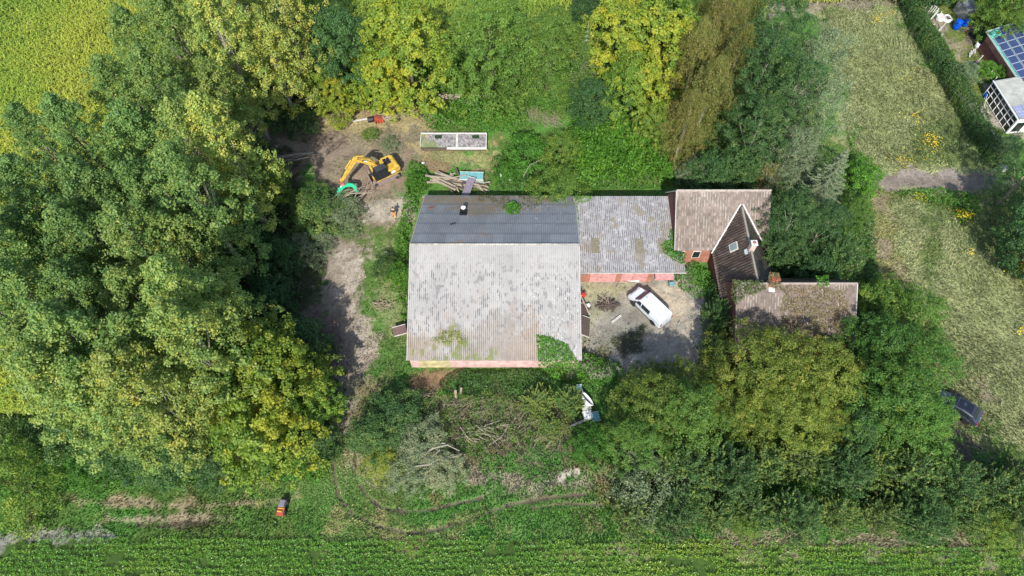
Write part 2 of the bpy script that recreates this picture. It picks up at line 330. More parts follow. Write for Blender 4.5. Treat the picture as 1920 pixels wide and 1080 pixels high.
# (outline in photo points, colour, softness m, strength, breakup, bare)
REG = [
 ([(-900, 1500), (2900, 1500), (2900, 1015), (1250, 1012), (100, 1006), (-900, 1005)], (0.05, 0.09, 0.02), .4, 1, .2, 1),
 ([(-1200, -900), (2700, -900), (2700, -60), (1450, 12), (1440, 40), (1100, 90), (560, 60), (250, 200), (120, 400), (130, 778), (-1200, 778)], (0.1, 0.12, 0.03), .4, 1, .2, 1),
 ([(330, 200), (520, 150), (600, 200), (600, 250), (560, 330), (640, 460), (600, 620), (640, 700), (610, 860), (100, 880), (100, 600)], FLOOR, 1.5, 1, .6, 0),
 ([(480, 240), (600, 190), (760, 185), (830, 215), (800, 262), (775, 380), (700, 440), (640, 370), (590, 330), (560, 300)], SOIL, 1.2, .85, 1.4, .7),
 ([(560, 215), (700, 190), (810, 190), (820, 235), (700, 245), (600, 260)], STRAW, 1.0, .75, 1.5, .4),
 ([(640, 200), (790, 180), (800, 200), (680, 212)], (0.3, 0.2, 0.14), .6, .6, 1.0, .3),
 ([(490, 235), (640, 248), (660, 290), (600, 320), (520, 275)], (0.22, 0.17, 0.13), 1.0, .9, .9, 1),
 ([(670, 300), (770, 290), (775, 350), (700, 372), (650, 352)], (0.25, 0.18, 0.13), .8, .9, .9, 1),
 ([(610, 440), (695, 435), (690, 560), (705, 640), (720, 700), (690, 735), (680, 820), (612, 820), (625, 700), (590, 560)], (0.27, 0.22, 0.17), .8, .95, 1.1, .85),
 ([(655, 470), (690, 470), (680, 560), (690, 640), (668, 700), (655, 620), (645, 540)], PALE, .8, .6, 1.4, .5),
 ([(510, 620), (600, 560), (660, 620), (650, 700), (560, 720)], (0.15, 0.11, 0.085), 1.2, .9, .8, .8),
 ([(700, 375), (770, 365), (768, 405), (690, 410)], PALE, .8, .7, .8, .8),
 ([(700, 480), (765, 430), (760, 640), (700, 620)], DRY, 1.2, .45, 1.6, 0),
 ([(755, 690), (860, 693), (835, 735), (765, 740)], MULCH, .6, .95, .6, 1),
 ([(790, 280), (930, 280), (940, 320), (800, 322)], STRAW, .7, .7, 1.2, .3),
 ([(760, 295), (860, 305), (930, 318), (800, 325)], MULCH, .5, .7, 1.0, .6),
 # yard
 ([(1075, 500), (1290, 500), (1330, 560), (1345, 660), (1300, 720), (1080, 700)], CONC, .7, 1, .7, 1),
 ([(1092, 530), (1180, 528), (1170, 570), (1120, 620), (1095, 640)], (0.3, 0.3, 0.17), 1.2, .8, 1.0, .7),
 ([(1120, 570), (1200, 560), (1230, 640), (1150, 680), (1100, 650)], (0.2, 0.19, 0.155), 1.0, .8, 1.0, 1),
 ([(1235, 545), (1275, 560), (1300, 620), (1315, 700), (1285, 700), (1265, 620)], (0.46, 0.38, 0.27), .8, .75, 1.4, 1),
 ([(1155, 620), (1205, 612), (1210, 650), (1180, 668), (1158, 660)], (0.045, 0.055, 0.03), .5, .9, .7, .3),
 ([(1110, 640), (1145, 650), (1140, 685), (1100, 680)], (0.15, 0.15, 0.07), .8, .7, 1, .2),
 # right meadow and the track across it
 ([(1520, -30), (1670, -30), (1710, 60), (1800, 190), (1870, 300), (2300, 700), (2300, 1000), (1800, 800), (1700, 660), (1620, 520), (1600, 400), (1590, 250)], DRY, 1.5, .85, 1.5, .15),
 ([(1620, 360), (1900, 345), (2000, 420), (1900, 500), (1840, 470), (1800, 420), (1700, 380)], GRASS, 1.5, .6, 1.4, 0),
 ([(1730, 370), (1775, 380), (1755, 470), (1750, 560), (1725, 560), (1740, 460)], GRASS, .7, .8, .8, 0),
 ([(1745, 230), (1800, 200), (1870, 300), (1780, 310), (1700, 290)], GRASS, 1.2, .7, 1.2, 0),
 ([(1610, 370), (1660, 360), (1690, 470), (1730, 620), (1700, 660), (1650, 520)], (0.24, 0.22, 0.08), 1.0, .7, 1.2, .2),
 ([(1640, 365), (1655, 365), (1672, 410), (1662, 410)], SOIL, .4, .7, .7, .9),
 ([(1650, 455), (1668, 455), (1675, 480), (1658, 482)], SOIL, .5, .8, .9, .9),
 ([(1680, 500), (1700, 500), (1725, 560), (1700, 560)], SOIL, .8, .55, .9, .9),
 ([(1590, 318), (1640, 317), (1700, 318), (1800, 322), (1905, 330), (1905, 350), (1800, 356), (1700, 354), (1640, 350), (1585, 345)], (0.2, 0.165, 0.135), .4, 1, .5, 1),
 ([(1590, 322), (1690, 318), (1800, 322), (1800, 330), (1690, 330)], (0.3, 0.26, 0.22), .4, .6, .8, 1),
 ([(1440, -40), (1700, -40), (1690, 12), (1560, 14), (1440, 30)], (0.28, 0.24, 0.2), .6, .8, .8, .7),
 ([(1780, 740), (1830, 770), (1800, 820), (1850, 860), (1930, 862), (2100, 880), (2100, 912), (1920, 902), (1800, 880), (1770, 800)], (0.12, 0.1, 0.075), .6, .9, .8, .8),
 ([(1845, 725), (1860, 730), (1868, 752), (1850, 745)], SOIL, .5, .8, .9, .9),
 # neighbour's garden
 ([(1700, -40), (2100, -40), (2100, 260), (1920, 262), (1870, 262), (1845, 220), (1800, 150), (1740, 60)], (0.14, 0.18, 0.045), .6, 1, .8, 0),
 ([(1712, 18), (1745, 15), (1775, 50), (1800, 110), (1790, 120), (1745, 70)], (0.27, 0.22, 0.17), .8, .9, .9, .8),
 ([(1780, 80), (1815, 75), (1815, 125), (1785, 120)], (0.3, 0.25, 0.17), .8, .6, 1.2, .5),
 ([(1800, 45), (1835, 48), (1850, 85), (1820, 80)], (0.2, 0.16, 0.12), .5, .8, .9, .7),
 ([(1815, 112), (1848, 112), (1848, 124), (1818, 124)], (0.24, 0.2, 0.17), .3, .9, .5, 1),
 ([(1812, 172), (1835, 200), (1820, 205)], PALE, .5, .8, .8, .8),
 ([(1838, 150), (1850, 150), (1900, 232), (1960, 240), (1960, 262), (1880, 260), (1850, 230), (1838, 200), (1865, 200)], (0.36, 0.32, 0.26), .5, .85, .9, .9),
 # foreground strips
 ([(140, 938), (230, 936), (330, 940), (430, 939), (530, 932), (560, 925), (540, 945), (430, 950), (330, 952), (200, 948)], (0.3, 0.24, 0.15), .35, .85, .3, .6),
 ([(200, 970), (300, 968), (430, 961), (436, 974), (300, 982), (210, 979)], (0.33, 0.27, 0.18), .35, .85, .3, .7),
 ([(215, 979), (300, 983), (434, 975), (434, 981), (300, 990), (215, 985)], (0.07, 0.06, 0.04), .15, .8, .15, .7),
 ([(430, 890), (540, 890), (560, 920), (450, 925)], STRAW, .8, .4, 1.3, .2),
 ([(-60, 1002), (60, 1000), (240, 1005), (200, 1009), (90, 1010), (10, 1025), (-60, 1050)], (0.3, 0.28, 0.25), .3, .7, .7, .6),
 ([(660, 850), (760, 860), (700, 930), (655, 900)], (0.25, 0.2, 0.14), .8, .5, 1.2, .3),
 ([(860, 850), (1130, 855), (1150, 880), (980, 880), (850, 870)], (0.2, 0.16, 0.09), .6, .7, 1.2, .3),
 ([(870, 882), (935, 886), (1060, 898), (1130, 900), (1125, 912), (1000, 920), (940, 912), (880, 895)], (0.3, 0.25, 0.18), .8, .7, 1.2, .5),
 ([(1050, 885), (1082, 883), (1082, 896), (1052, 896)], PALE, .3, .9, .5, .9),
 ([(1120, 880), (1180, 890), (1180, 960), (1110, 930)], (0.2, 0.17, 0.07), .8, .6, 1, .2),
 ([(620, 960), (1250, 985), (1260, 1004), (600, 1000)], (0.26, 0.24, 0.1), .8, .55, 1.6, .1),
 ([(1150, 985), (1550, 1000), (1920, 1000), (1920, 1025), (1400, 1030), (1150, 1008)], (0.26, 0.22, 0.14), .6, .75, 1.5, .4),
 ([(690, 735), (860, 725), (1060, 770), (1130, 830), (1000, 862), (860, 850), (760, 830), (700, 790)], (0.16, 0.125, 0.08), 1.0, .8, 1.3, .5),
 ([(650, 690), (745, 690), (740, 790), (660, 820)], (0.2, 0.19, 0.08), 1, .6, 1.2, .2),
]
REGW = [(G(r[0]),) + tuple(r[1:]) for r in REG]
RUT1 = G([(624, 850), (626, 890), (634, 930), (655, 962), (700, 985), (770, 999), (830, 990), (890, 968), (960, 945), (1030, 932), (1100, 925)])
RUT2 = G([(664, 850), (668, 900), (686, 928), (712, 950), (750, 958), (800, 957), (850, 945), (905, 932)])
RUT3 = G([(1000, 952), (1060, 944), (1130, 945)])
RUTS = [(RUT1, .17), (RUT2, .17), (RUT3, .12)]
def ground_col(x, y):
    n1, n2, n3 = fbm(x * .16, y * .16, 3), fbm(x * .55, y * .55, 11), fbm(x * 2.2, y * 2.2, 23)
    t = np.clip((n1 - .32) * 2.4, 0, 1)[..., None]
    c = np.array(LUSH) * (1 - t) + np.array(GRASS) * t
    d = np.clip((n2 - .52) * 3.4, 0, 1)[..., None] * .55
    c = c * (1 - d) + np.array((0.2, 0.19, 0.07)) * d
    bare = np.zeros(x.shape)
    for poly, colr, soft, stren, brk, b in REGW:
        a = np.array(poly); m = (x > a[:, 0].min() - 4) & (x < a[:, 0].max() + 4) & (y > a[:, 1].min() - 4) & (y < a[:, 1].max() + 4)
        if not m.any(): continue
        s = sdist(x[m], y[m], poly) + (n2[m] - .5) * 5 * brk + (n3[m] - .5) * 2.2 * brk
        k = sm(-soft, soft, s) * stren
        c[m] = c[m] * (1 - k[:, None]) + np.array(colr) * k[:, None]
        bare[m] = bare[m] * (1 - k) + b * k
    for pts, wd in RUTS:
        s = dline(x, y, pts) + (n3 - .5) * .45
        k = (1 - sm(wd * .5, wd * 1.6, s)) * .85 * sm(.3, .5, n2 + .12)
        c = c * (1 - k[..., None]) + np.array((0.13, 0.1, 0.07)) * k[..., None]; bare = np.maximum(bare, k)
    return c * (.86 + .28 * n3)[..., None], bare
def ground_z(x, y):
    z = (fbm(x * .9, y * .9, 51) - .5) * .16 - .1
    for pts, wd in RUTS:
        s = dline(x, y, pts); z = z - .1 * (1 - sm(wd * .5, wd * 1.6, s))
    return z
xs = np.concatenate([[-900, -500, -300, -200, -150, -110], np.arange(-82, 82.01, .2), [110, 150, 200, 300, 500, 900]])
ys = np.concatenate([[-300, -150, -80, -40, -10], np.concatenate([np.arange(3, 30, .14), np.arange(30, 94.01, .24)]), [110, 130, 160, 220, 400, 900]])
X, Y = np.meshgrid(xs, ys); nx, ny = len(xs), len(ys)
V = np.stack([X.ravel(), Y.ravel(), ground_z(X.ravel(), Y.ravel())], -1)
i = (np.arange(ny - 1)[:, None] * nx + np.arange(nx - 1)[None, :]).ravel()
Q = np.stack([i, i + 1, i + nx + 1, i + nx], -1)
fc = V[Q].mean(1); gc, _ = ground_col(fc[:, 0], fc[:, 1])
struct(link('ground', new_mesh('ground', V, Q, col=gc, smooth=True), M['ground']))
# rut lugs: ridges of squeezed earth left by the tracks
mb = MB()
for pts, wd in RUTS:
    for (x1, y1), (x2, y2) in zip(pts[:-1], pts[1:]):
        L = math.hypot(x2 - x1, y2 - y1); n = int(L / .36); a = math.atan2(y2 - y1, x2 - x1)
        for k in range(n):
            if random.random() < .3: continue
            t = (k + .5) / n; x, y = x1 + (x2 - x1) * t, y1 + (y2 - y1) * t; h = wd * random.uniform(.5, 1.1)
            mb.box(x - .05, x + .05, y - h, y + h, -.35, -.17 + random.uniform(-.06, .03), rz=a + random.uniform(-.12, .12), tx=random.uniform(-.1, .1))
struct(mb.build('wheel_rut', mat('squeezed earth', (0.09, 0.08, 0.05), .95, 0, .3, 6), bevel=.03))
# ------------------------------------------------------------------ leaves, blades, crowns
def unit(v): return v / (np.linalg.norm(v, axis=-1, keepdims=True) + 1e-9)
def cards(c, n, size, asp, rng, fold=0.0):
    """one rhombic leaf per centre c with normal n; returns verts, quads"""
    N = len(c); r = rng.normal(size=(N, 3)); t = unit(r - (r * n).sum(-1, keepdims=True) * n); b = np.cross(n, t)
    L = (size * .5)[:, None]; W = L * asp
    V = np.stack([c - t * L, c + b * W - t * L * .15 + n * L * fold, c + t * L, c - b * W - t * L * .15 + n * L * fold], 1).reshape(-1, 3)
    return V, np.arange(N * 4).reshape(N, 4)
def in_poly_samples(poly, dens, rng):
    a = np.array(poly); lo, hi = a.min(0), a.max(0); n = int((hi[0] - lo[0]) * (hi[1] - lo[1]) * dens)
    p = rng.uniform(lo, hi, size=(n, 2)); return p[sdist(p[:, 0], p[:, 1], poly) > 0]
def clump_leaves(cc, oo, rc, per, size, rng, hue0, hue_c=.16, hue_l=.09, flat=.75, up=.45, scat=.55, asp=.62):
    """cc clump centres, oo outward directions"""
    n = len(cc); k = np.repeat(np.arange(n), per)
    d = unit(rng.normal(size=(len(k), 3)))
    bias = unit(oo + np.array([0, 0, .6]))
    d = np.where(((d * bias[k]).sum(-1) < -.35)[:, None], -d, d)
    rr = rc[k] * rng.uniform(.45, 1.0, len(k)) ** .6
    ax = unit(oo + rng.normal(size=oo.shape) * .7); st = rng.uniform(.2, 1.5, n)
    c = cc[k] + d * rr[:, None] * np.array([1, 1, flat]) + ax[k] * ((d * ax[k]).sum(-1) * rr * st[k])[:, None] + rng.normal(size=d.shape) * .07
    nn = unit(d * .75 + oo[k] * .25 + np.array([0, 0, up]) + rng.normal(size=d.shape) * scat)
    hc = hue0 + rng.normal(size=n) * hue_c
    h = hc[k] + rng.normal(size=len(k)) * hue_l
    s = size * rng.uniform(.6, 1.35, len(k)) * rng.uniform(.75, 1.2, n)[k]
    return c, nn, s, h
def prof(kind, u):
    if kind == 'poplar': return np.clip(np.sin(np.pi * np.clip(u * .86 + .14, 0, 1) ** .8) ** .75, .05, 1)
    if kind == 'cone': return np.clip(1 - u, .03, 1)
    if kind == 'dome': return np.sqrt(np.clip(1 - (u * 1.25 - .3) ** 2, .02, 1))
    return np.clip(np.sin(np.pi * (u * .88 + .1)) ** .6, .1, 1)
TREES = {}
def make_crown(key, kind='round', H=12, base=3, R=4, ncl=110, rcl=.8, per=130, size=.28, m='broad', hue=.4, hc=.16, hl=.09,
               seed=1, lobes=.22, asp=.62, up=.45, inner=.25, bark='bark', limbs=14, yel=None, trunk_r=None, scat=.55, flat=.75):
    rng = np.random.default_rng(seed)
    u = rng.uniform(0, 1, ncl); u = np.where(rng.uniform(size=ncl) < .25, u ** .5, u)
    ph = rng.uniform(0, 2 * np.pi, ncl)
    lob = 1 + lobes * np.sin(ph * 3 + u * 9 + seed) + lobes * .6 * np.sin(ph * 5 - u * 14 + seed * 2)
    q = np.where(rng.uniform(size=ncl) < inner, rng.uniform(.2, .75, ncl), rng.uniform(.78, 1.05, ncl))
    r = R * prof(kind, u) * lob * q
    cc = np.stack([r * np.cos(ph), r * np.sin(ph), base + u * (H - base)], -1)
    oo = unit(np.stack([np.cos(ph), np.sin(ph), (u - .35) * 1.8], -1))
    rc = rcl * rng.uniform(.65, 1.25, ncl)
    h0 = np.full(ncl, hue)
    if yel: h0 = h0 + yel[2] * sm(-.2, .9, (oo * np.array([yel[0], yel[1], .2])).sum(-1))
    c, nn, s, h = clump_leaves(cc, oo, rc, per, size, rng, h0, hc, hl, flat, up, scat)
    V, Qd = cards(c, nn, s, asp, rng)
    me = new_mesh(key + '_crown', V, Qd, hue=h); me.materials.append(M[m])
    mb = MB(); tr = trunk_r or .018 * H
    top = base + (H - base) * .75
    pts = [(0.25 * math.sin(k * 1.7 + seed) * k / 5, .25 * math.cos(k * 2.1 + seed) * k / 5, top * k / 5) for k in range(6)]
    pts[0] = (0, 0, -.2); mb.tube(pts, [tr * (1.05 - .19 * k) for k in range(6)], 8)
    for k in range(limbs):
        j = rng.integers(ncl); z0 = base * .6 + (cc[j][2] - base * .6) * rng.uniform(.3, .6); f = z0 / top
        st = Vector((pts[3][0] * f, pts[3][1] * f, z0)); en = Vector(cc[j]); mid = st.lerp(en, .5) + Vector((0, 0, -.25))
        mb.tube([st, mid, en], [tr * .26, tr * .16, tr * .05], 5)
    tme = mb.build('tmp', M[bark], smooth=True); td = tme.data; bpy.data.objects.remove(tme)
    TREES[key] = dict(crown=me, trunk=td, H=H, mid=(H + base) / 2)
def make_shoots(key, H=5, R=2.5, nsh=70, per=120, size=.2, m='dark', hue=.35, seed=1, tip=.4, spread=.55, bare=0.0, bark='bark', thick=.16, lmin=1.2, lmax=2.6, droop=0, per_w=1.0, base=.3):
    """bush of long leafy shoots"""
    rng = np.random.default_rng(seed)
    ph = rng.uniform(0, 2 * np.pi, nsh); q = np.sqrt(rng.uniform(0, 1, nsh)) * R * .85
    hz = base + (H - base) * np.sqrt(np.clip(1 - (q / R) ** 2, 0, 1)) * rng.uniform(.55, 1.0, nsh)
    L = rng.uniform(lmin, lmax, nsh)
    o = unit(np.stack([np.cos(ph) * spread * (q / R + .3), np.sin(ph) * spread * (q / R + .3), np.full(nsh, 1 - droop)], -1) + rng.normal(size=(nsh, 3)) * .22)
    en = np.stack([q * np.cos(ph), q * np.sin(ph), hz], -1); st = en - o * L[:, None]; st[:, 2] = np.maximum(st[:, 2], .1)
    k = np.repeat(np.arange(nsh), per); t = rng.uniform(0, 1, len(k)) ** .8
    d = unit(rng.normal(size=(len(k), 3)))
    w = thick * (1.25 - t) * (1 + 1.6 * (1 - t))
    c = st[k] * (1 - t)[:, None] + en[k] * t[:, None] + d * (w * rng.uniform(.3, 1, len(k)))[:, None] * 1.6
    nn = unit(d * .6 + np.array([0, 0, .55]) + rng.normal(size=d.shape) * .5)
    h = hue + (rng.normal(size=nsh) * .1)[k] + tip * np.clip(t - .7, 0, 1) * 3.3 * (rng.uniform(size=nsh) < .4)[k] + rng.normal(size=len(k)) * .07
    keep = rng.uniform(size=len(k)) > bare
    V, Qd = cards(c[keep], nn[keep], size * rng.uniform(.6, 1.3, keep.sum()), .5, rng)
    me = new_mesh(key + '_foliage', V, Qd, hue=h[keep]); me.materials.append(M[m])
    mb = MB()
    for j in range(0, nsh, 2 if not bare else 1):
        mb.tube([(0, 0, 0), tuple(st[j] * .6 + np.array([0, 0, .2])), tuple(st[j]), tuple(en[j])], [.05, .035, .022, .008], 4)
    tme = mb.build('tmp', M[bark]); td = tme.data; bpy.data.objects.remove(tme)
    TREES[key] = dict(crown=me, trunk=td, H=H, mid=H * .6)
def make_spruce(key, H=9, R=3, m='silver', hue=.35, seed=1, size=.16):
    rng = np.random.default_rng(seed); C, Nn, Hh = [], [], []; mb = MB()
    mb.tube([(0, 0, -.1), (0, 0, H)], [.18, .02], 7)
    for lv in range(17):
        z = H * (.1 + .88 * lv / 17); r = R * (1 - lv / 17.5) * rng.uniform(.85, 1.1)
        for j in range(8 if lv < 12 else 6):
            a = 2 * np.pi * (j + .37 * lv) / (8 if lv < 12 else 6) + rng.normal() * .15; rr = r * rng.uniform(.8, 1.1)
            n = int(60 + 110 * rr / R); t = rng.uniform(.12, 1, n); w = .34 * rr / 3 + .12
            s = rng.normal(size=n) * w * (1.1 - t); zz = z - .12 * rr * t - .25 * np.abs(s) + .18 * t ** 2 * rr * .5
            C.append(np.stack([np.cos(a) * rr * t - np.sin(a) * s, np.sin(a) * rr * t + np.cos(a) * s, zz], -1))
            Nn.append(unit(np.array([0, 0, 1.]) + rng.normal(size=(n, 3)) * .45)); Hh.append(hue + .35 * (t - .5) + rng.normal(size=n) * .08)
            mb.tube([(0, 0, z), (np.cos(a) * rr * .6, np.sin(a) * rr * .6, z - .05 * rr), (np.cos(a) * rr, np.sin(a) * rr, z)], [.04, .02, .006], 4)
    c, n, h = np.concatenate(C), np.concatenate(Nn), np.concatenate(Hh)
    V, Qd = cards(c, n, size * rng.uniform(.6, 1.3, len(c)), .5, rng)
    me = new_mesh(key + '_crown', V, Qd, hue=h); me.materials.append(M[m])
    tme = mb.build('tmp', M['palebark']); td = tme.data; bpy.data.objects.remove(tme)
    TREES[key] = dict(crown=me, trunk=td, H=H, mid=H * .5)
def plant(key, name, px, py, s, label, cat, shift=0.0, group=None, sz=1.0, rot=None, parts=('trunk', 'crown'), z=0.0, lean=(0, 0)):
    """stands a tree whose crown middle is seen at photo point px,py"""
    T = TREES[key]; p = P(px, py, z + T['mid'] * s * sz)
    e = thing(name, label, cat, (p.x, p.y, z), random.uniform(0, 6.28) if rot is None else rot, group)
    e.scale = (s, s, s * sz); e.rotation_euler = (lean[0], lean[1], e.rotation_euler[2])
    a = link(parts[0], T['trunk'], None, e); b = link(parts[1], T['crown'], None, e)
    b.color = (.5 + shift, .5, .5, 1)
    return e
# crown library
make_crown('poplar_a', 'poplar', 21, 4.5, 3.8, 360, .42, 62, .2, 'poplar', .42, .11, .1, 11, .28, .75, .45, .35, 'palebark', 12, scat=.75, flat=1.1)
make_crown('poplar_b', 'poplar', 22, 4.5, 3.6, 380, .4, 60, .2, 'poplar', .46, .11, .1, 12, .32, .75, .45, .35, 'palebark', 12, scat=.75, flat=1.1)
make_crown('poplar_c', 'poplar', 19, 4, 3.9, 350, .42, 60, .2, 'poplar', .4, .11, .1, 13, .36, .75, .45, .4, 'palebark', 12, scat=.75, flat=1.1)
make_crown('maple_a', 'dome', 13, 2.0, 5.0, 420, .46, 66, .24, 'broad', .5, .12, .08, 21, .18, .8, .5, .25, scat=.65)
make_crown('maple_b', 'dome', 12, 2.0, 4.6, 380, .45, 66, .24, 'broad', .45, .12, .08, 22, .24, .8, .5, .25, yel=(1, .3, .3), scat=.65)
make_crown('oak_dark', 'round', 12, 1.5, 4.2, 420, .45, 70, .2, 'dark', .4, .1, .09, 31, .15, .7, .5, .25, limbs=6, scat=.7)
make_crown('ash_a', 'dome', 14, 1.5, 5.2, 520, .45, 64, .2, 'ash', .42, .09, .08, 41, .15, .5, .45, .3, limbs=6, scat=.7)
make_crown('ash_b', 'round', 12, 1.2, 4.5, 440, .42, 62, .2, 'ash', .36, .1, .08, 42, .2, .5, .45, .3, limbs=6, scat=.7)
make_crown('olive_a', 'dome', 11, 1.2, 5.0, 520, .42, 62, .19, 'olive', .42, .12, .08, 51, .16, .5, .5, .25, limbs=6, scat=.7, flat=1.1)
make_crown('olive_b', 'round', 10, 1.0, 4.2, 440, .4, 62, .18, 'olive', .4, .13, .08, 52, .22, .5, .5, .25, limbs=6, scat=.7, flat=1.1)
make_crown('green_a', 'dome', 11, 1.0, 4.8, 500, .42, 64, .2, 'lime', .38, .12, .08, 61, .24, .5, .45, .25, limbs=6, scat=.7)
make_crown('green_b', 'round', 8, .6, 3.4, 320, .38, 62, .19, 'lime', .4, .12, .08, 62, .25, .5, .45, .25, limbs=6, scat=.7)
make_crown('birch_a', 'poplar', 14, 2.0, 3.0, 620, .26, 46, .14, 'birch', .42, .12, .1, 71, .28, .5, .3, .45, 'palebark', 5, flat=2.6, scat=.9)
make_crown('locust', 'round', 14, 2, 4.3, 420, .4, 60, .19, 'dark', .52, .13, .1, 81, .32, .5, .45, .3, 'palebark', 8, scat=.8)
make_crown('silver_a', 'round', 12, 2, 4.0, 420, .4, 46, .18, 'silver', .4, .13, .1, 91, .34, .45, .4, .45, 'palebark', 9, scat=.8)
make_crown('bush_dark', 'dome', 4.5, .2, 2.4, 220, .32, 56, .16, 'dark', .4, .12, .09, 101, .24, .6, .5, .2, limbs=6, scat=.7)
make_crown('bush_green', 'dome', 4.0, .2, 2.3, 220, .3, 56, .16, 'bright', .36, .12, .09, 102, .28, .6, .5, .2, limbs=6, scat=.7)
make_crown('bush_olive', 'dome', 4.5, .2, 2.6, 260, .3, 52, .13, 'lime', .5, .12, .1, 103, .24, .5, .4, .2, limbs=8, scat=.8)
make_crown('bush_silver', 'dome', 3.6, .2, 2.2, 240, .28, 46, .15, 'silver', .4, .13, .1, 104, .3, .5, .4, .2, limbs=10, scat=.9)
make_shoots('shoots_a', 6, 3.0, 150, 90, .15, 'dark', .6, 111, .45, thick=.1, lmin=1.4, lmax=3.0)
make_shoots('shoots_b', 5.5, 2.8, 140, 90, .15, 'dark', .52, 112, .45, thick=.11, lmin=1.3, lmax=2.8)
make_shoots('shoots_c', 7, 3.4, 190, 95, .16, 'dark', .46, 113, .3, thick=.14)
make_shoots('bare_bush', 5, 1.9, 90, 60, .12, 'olive', .75, 114, 0, spread=.8, bare=.45, bark='twig', thick=.1)
make_spruce('spruce', 10, 3.2, 'silver', .3, 121)
make_spruce('fir', 12, 3.0, 'ash', .3, 122)
# ------------------------------------------------------------------ buildings
def sheet(name, c00, c10, c11, c01, m, parent, pu, pv, wave, colfn, nu=6, nv=2, drop=0.0, th=.06, saw=0.0, sub=None):
    """roof covering between eave-left c00, eave-right c10, top-right c11, top-left c01: real waves across, steps up the slope"""
    c00, c10, c11, c01 = [np.array(c, float) for c in (c00, c10, c11, c01)]
    Lu, Lv = np.linalg.norm(c10 - c00), np.linalg.norm(c01 - c00)
    cu, cv = max(2, int(round(Lu / pu))), max(1, int(round(Lv / pv)))
    u = np.linspace(0, 1, cu * nu + 1)
    e = 1e-3; v = np.concatenate([np.array([k / cv + e, (k + 1) / cv - e]) for k in range(cv)]) if saw else np.linspace(0, 1, cv * nv + 1)
    U, W = np.meshgrid(u, v); n = np.cross(c10 - c00, c01 - c00); n /= np.linalg.norm(n)
    a = c00[None, None] * ((1 - U) * (1 - W))[..., None] + c10 * (U * (1 - W))[..., None] + c11 * (U * W)[..., None] + c01 * ((1 - U) * W)[..., None]
    f = U * cu
    h = wave * np.cos(2 * np.pi * f)
    if saw: h = h + saw * (1 - (W * cv - np.floor(np.clip(W * cv, 0, cv - .5))))
    wob = (fbm(a[..., 0] * .7, a[..., 1] * .7 + a[..., 2] * .3, 77) - .5) * .05
    a = a + n * (h + wob)[..., None]; V = a.reshape(-1, 3); nuu, nvv = len(u), len(v)
    i = (np.arange(nvv - 1)[:, None] * nuu + np.arange(nuu - 1)[None, :]).ravel()
    Qd = np.stack([i, i + 1, i + nuu + 1, i + nuu], -1)
    fu, fv = (U.ravel()[Qd]).mean(1), (W.ravel()[Qd]).mean(1); cen = V[Qd].mean(1)
    c = colfn(fu, fv, fu * cu, fv * cv, cen)
    ed = [c00, c10, c11, c01]; k = len(V); low = [p - n * th for p in ed]; upp = [p - n * .015 for p in ed]
    V = np.concatenate([V, np.array(low), np.array(upp)])
    Q2 = np.array([[k + 3, k + 2, k + 1, k]] + [[k + j, k + (j + 1) % 4, k + 4 + (j + 1) % 4, k + 4 + j] for j in range(4)])
    me = new_mesh(name, V, np.concatenate([Qd, Q2]), col=np.concatenate([c, np.tile([.12, .11, .1], (5, 1))]))
    return link(name, me, m, parent)
def lerp3(a, b, k): return a * (1 - k)[:, None] + np.array(b) * k[:, None]
def hsh(a, b): 
    n = (np.floor(a).astype(np.int64) * 73856093 ^ np.floor(b).astype(np.int64) * 19349663) & 0xffff
    return ((n * 2654435761) % 65536) / 65536.
def leaf_patch(name, label, cat, pts, plane, dens, size, m, hue, thick=.35, hv=.12, shift=0, group=None, parent=None, mul=1.0, seed=0, edge=.5, kind=None, clump=.8, twigs=0, cut=0.0):
    """leaves growing over a plane (z0,gx,gy,x0,y0), outline in photo points"""
    rng = np.random.default_rng(seed + 500); poly = [tuple(Pplane(a, b, *plane)[:2]) for a, b in pts]
    p = in_poly_samples(poly, dens, rng); s = sdist(p[:, 0], p[:, 1], poly) + (fbm(p[:, 0] * .9, p[:, 1] * .9, seed) - .5) * 2.2 * edge
    if cut: s = np.where(fbm(p[:, 0] * 1.4, p[:, 1] * 1.4, seed + 9) > cut, s, -1)
    keep = s > 0; p, s = p[keep], s[keep]
    z = plane[0] + plane[1] * (p[:, 0] - plane[3]) + plane[2] * (p[:, 1] - plane[4])
    nb = fbm(p[:, 0] * clump, p[:, 1] * clump, seed + 3); nf = fbm(p[:, 0] * 3.1, p[:, 1] * 3.1, seed + 4)
    top = thick * np.clip(s / .7, .12, 1) * (.35 + 1.3 * nb) * (.6 + .8 * nf)
    e = .12; gx = (fbm((p[:, 0] + e) * clump, p[:, 1] * clump, seed + 3) - nb) / e; gy = (fbm(p[:, 0] * clump, (p[:, 1] + e) * clump, seed + 3) - nb) / e
    fx = (fbm((p[:, 0] + e) * 3.1, p[:, 1] * 3.1, seed + 4) - nf) / e; fy = (fbm(p[:, 0] * 3.1, (p[:, 1] + e) * 3.1, seed + 4) - nf) / e
    h = top * rng.uniform(.3, 1, len(p)) ** .4
    c = np.stack([p[:, 0], p[:, 1], z + h + .03], -1)
    nn = unit(np.stack([-thick * (gx * 1.2 + fx * .8), -thick * (gy * 1.2 + fy * .8), np.ones(len(p)) * .9], -1) + rng.normal(size=c.shape) * .45)
    V, Qd = cards(c, nn, size * rng.uniform(.6, 1.35, len(c)), .62, rng)
    hu = hue + (fbm(p[:, 0] * .45, p[:, 1] * .45, seed + 6) - .5) * hv * 5 + rng.normal(size=len(c)) * .08
    o = link(name, new_mesh(name, V, Qd, hue=hu), M[m], parent); o.color = (.5 + shift, .5, .5, 1)
    tag(o, label, None if kind == 'stuff' else cat, group, kind)
    return o
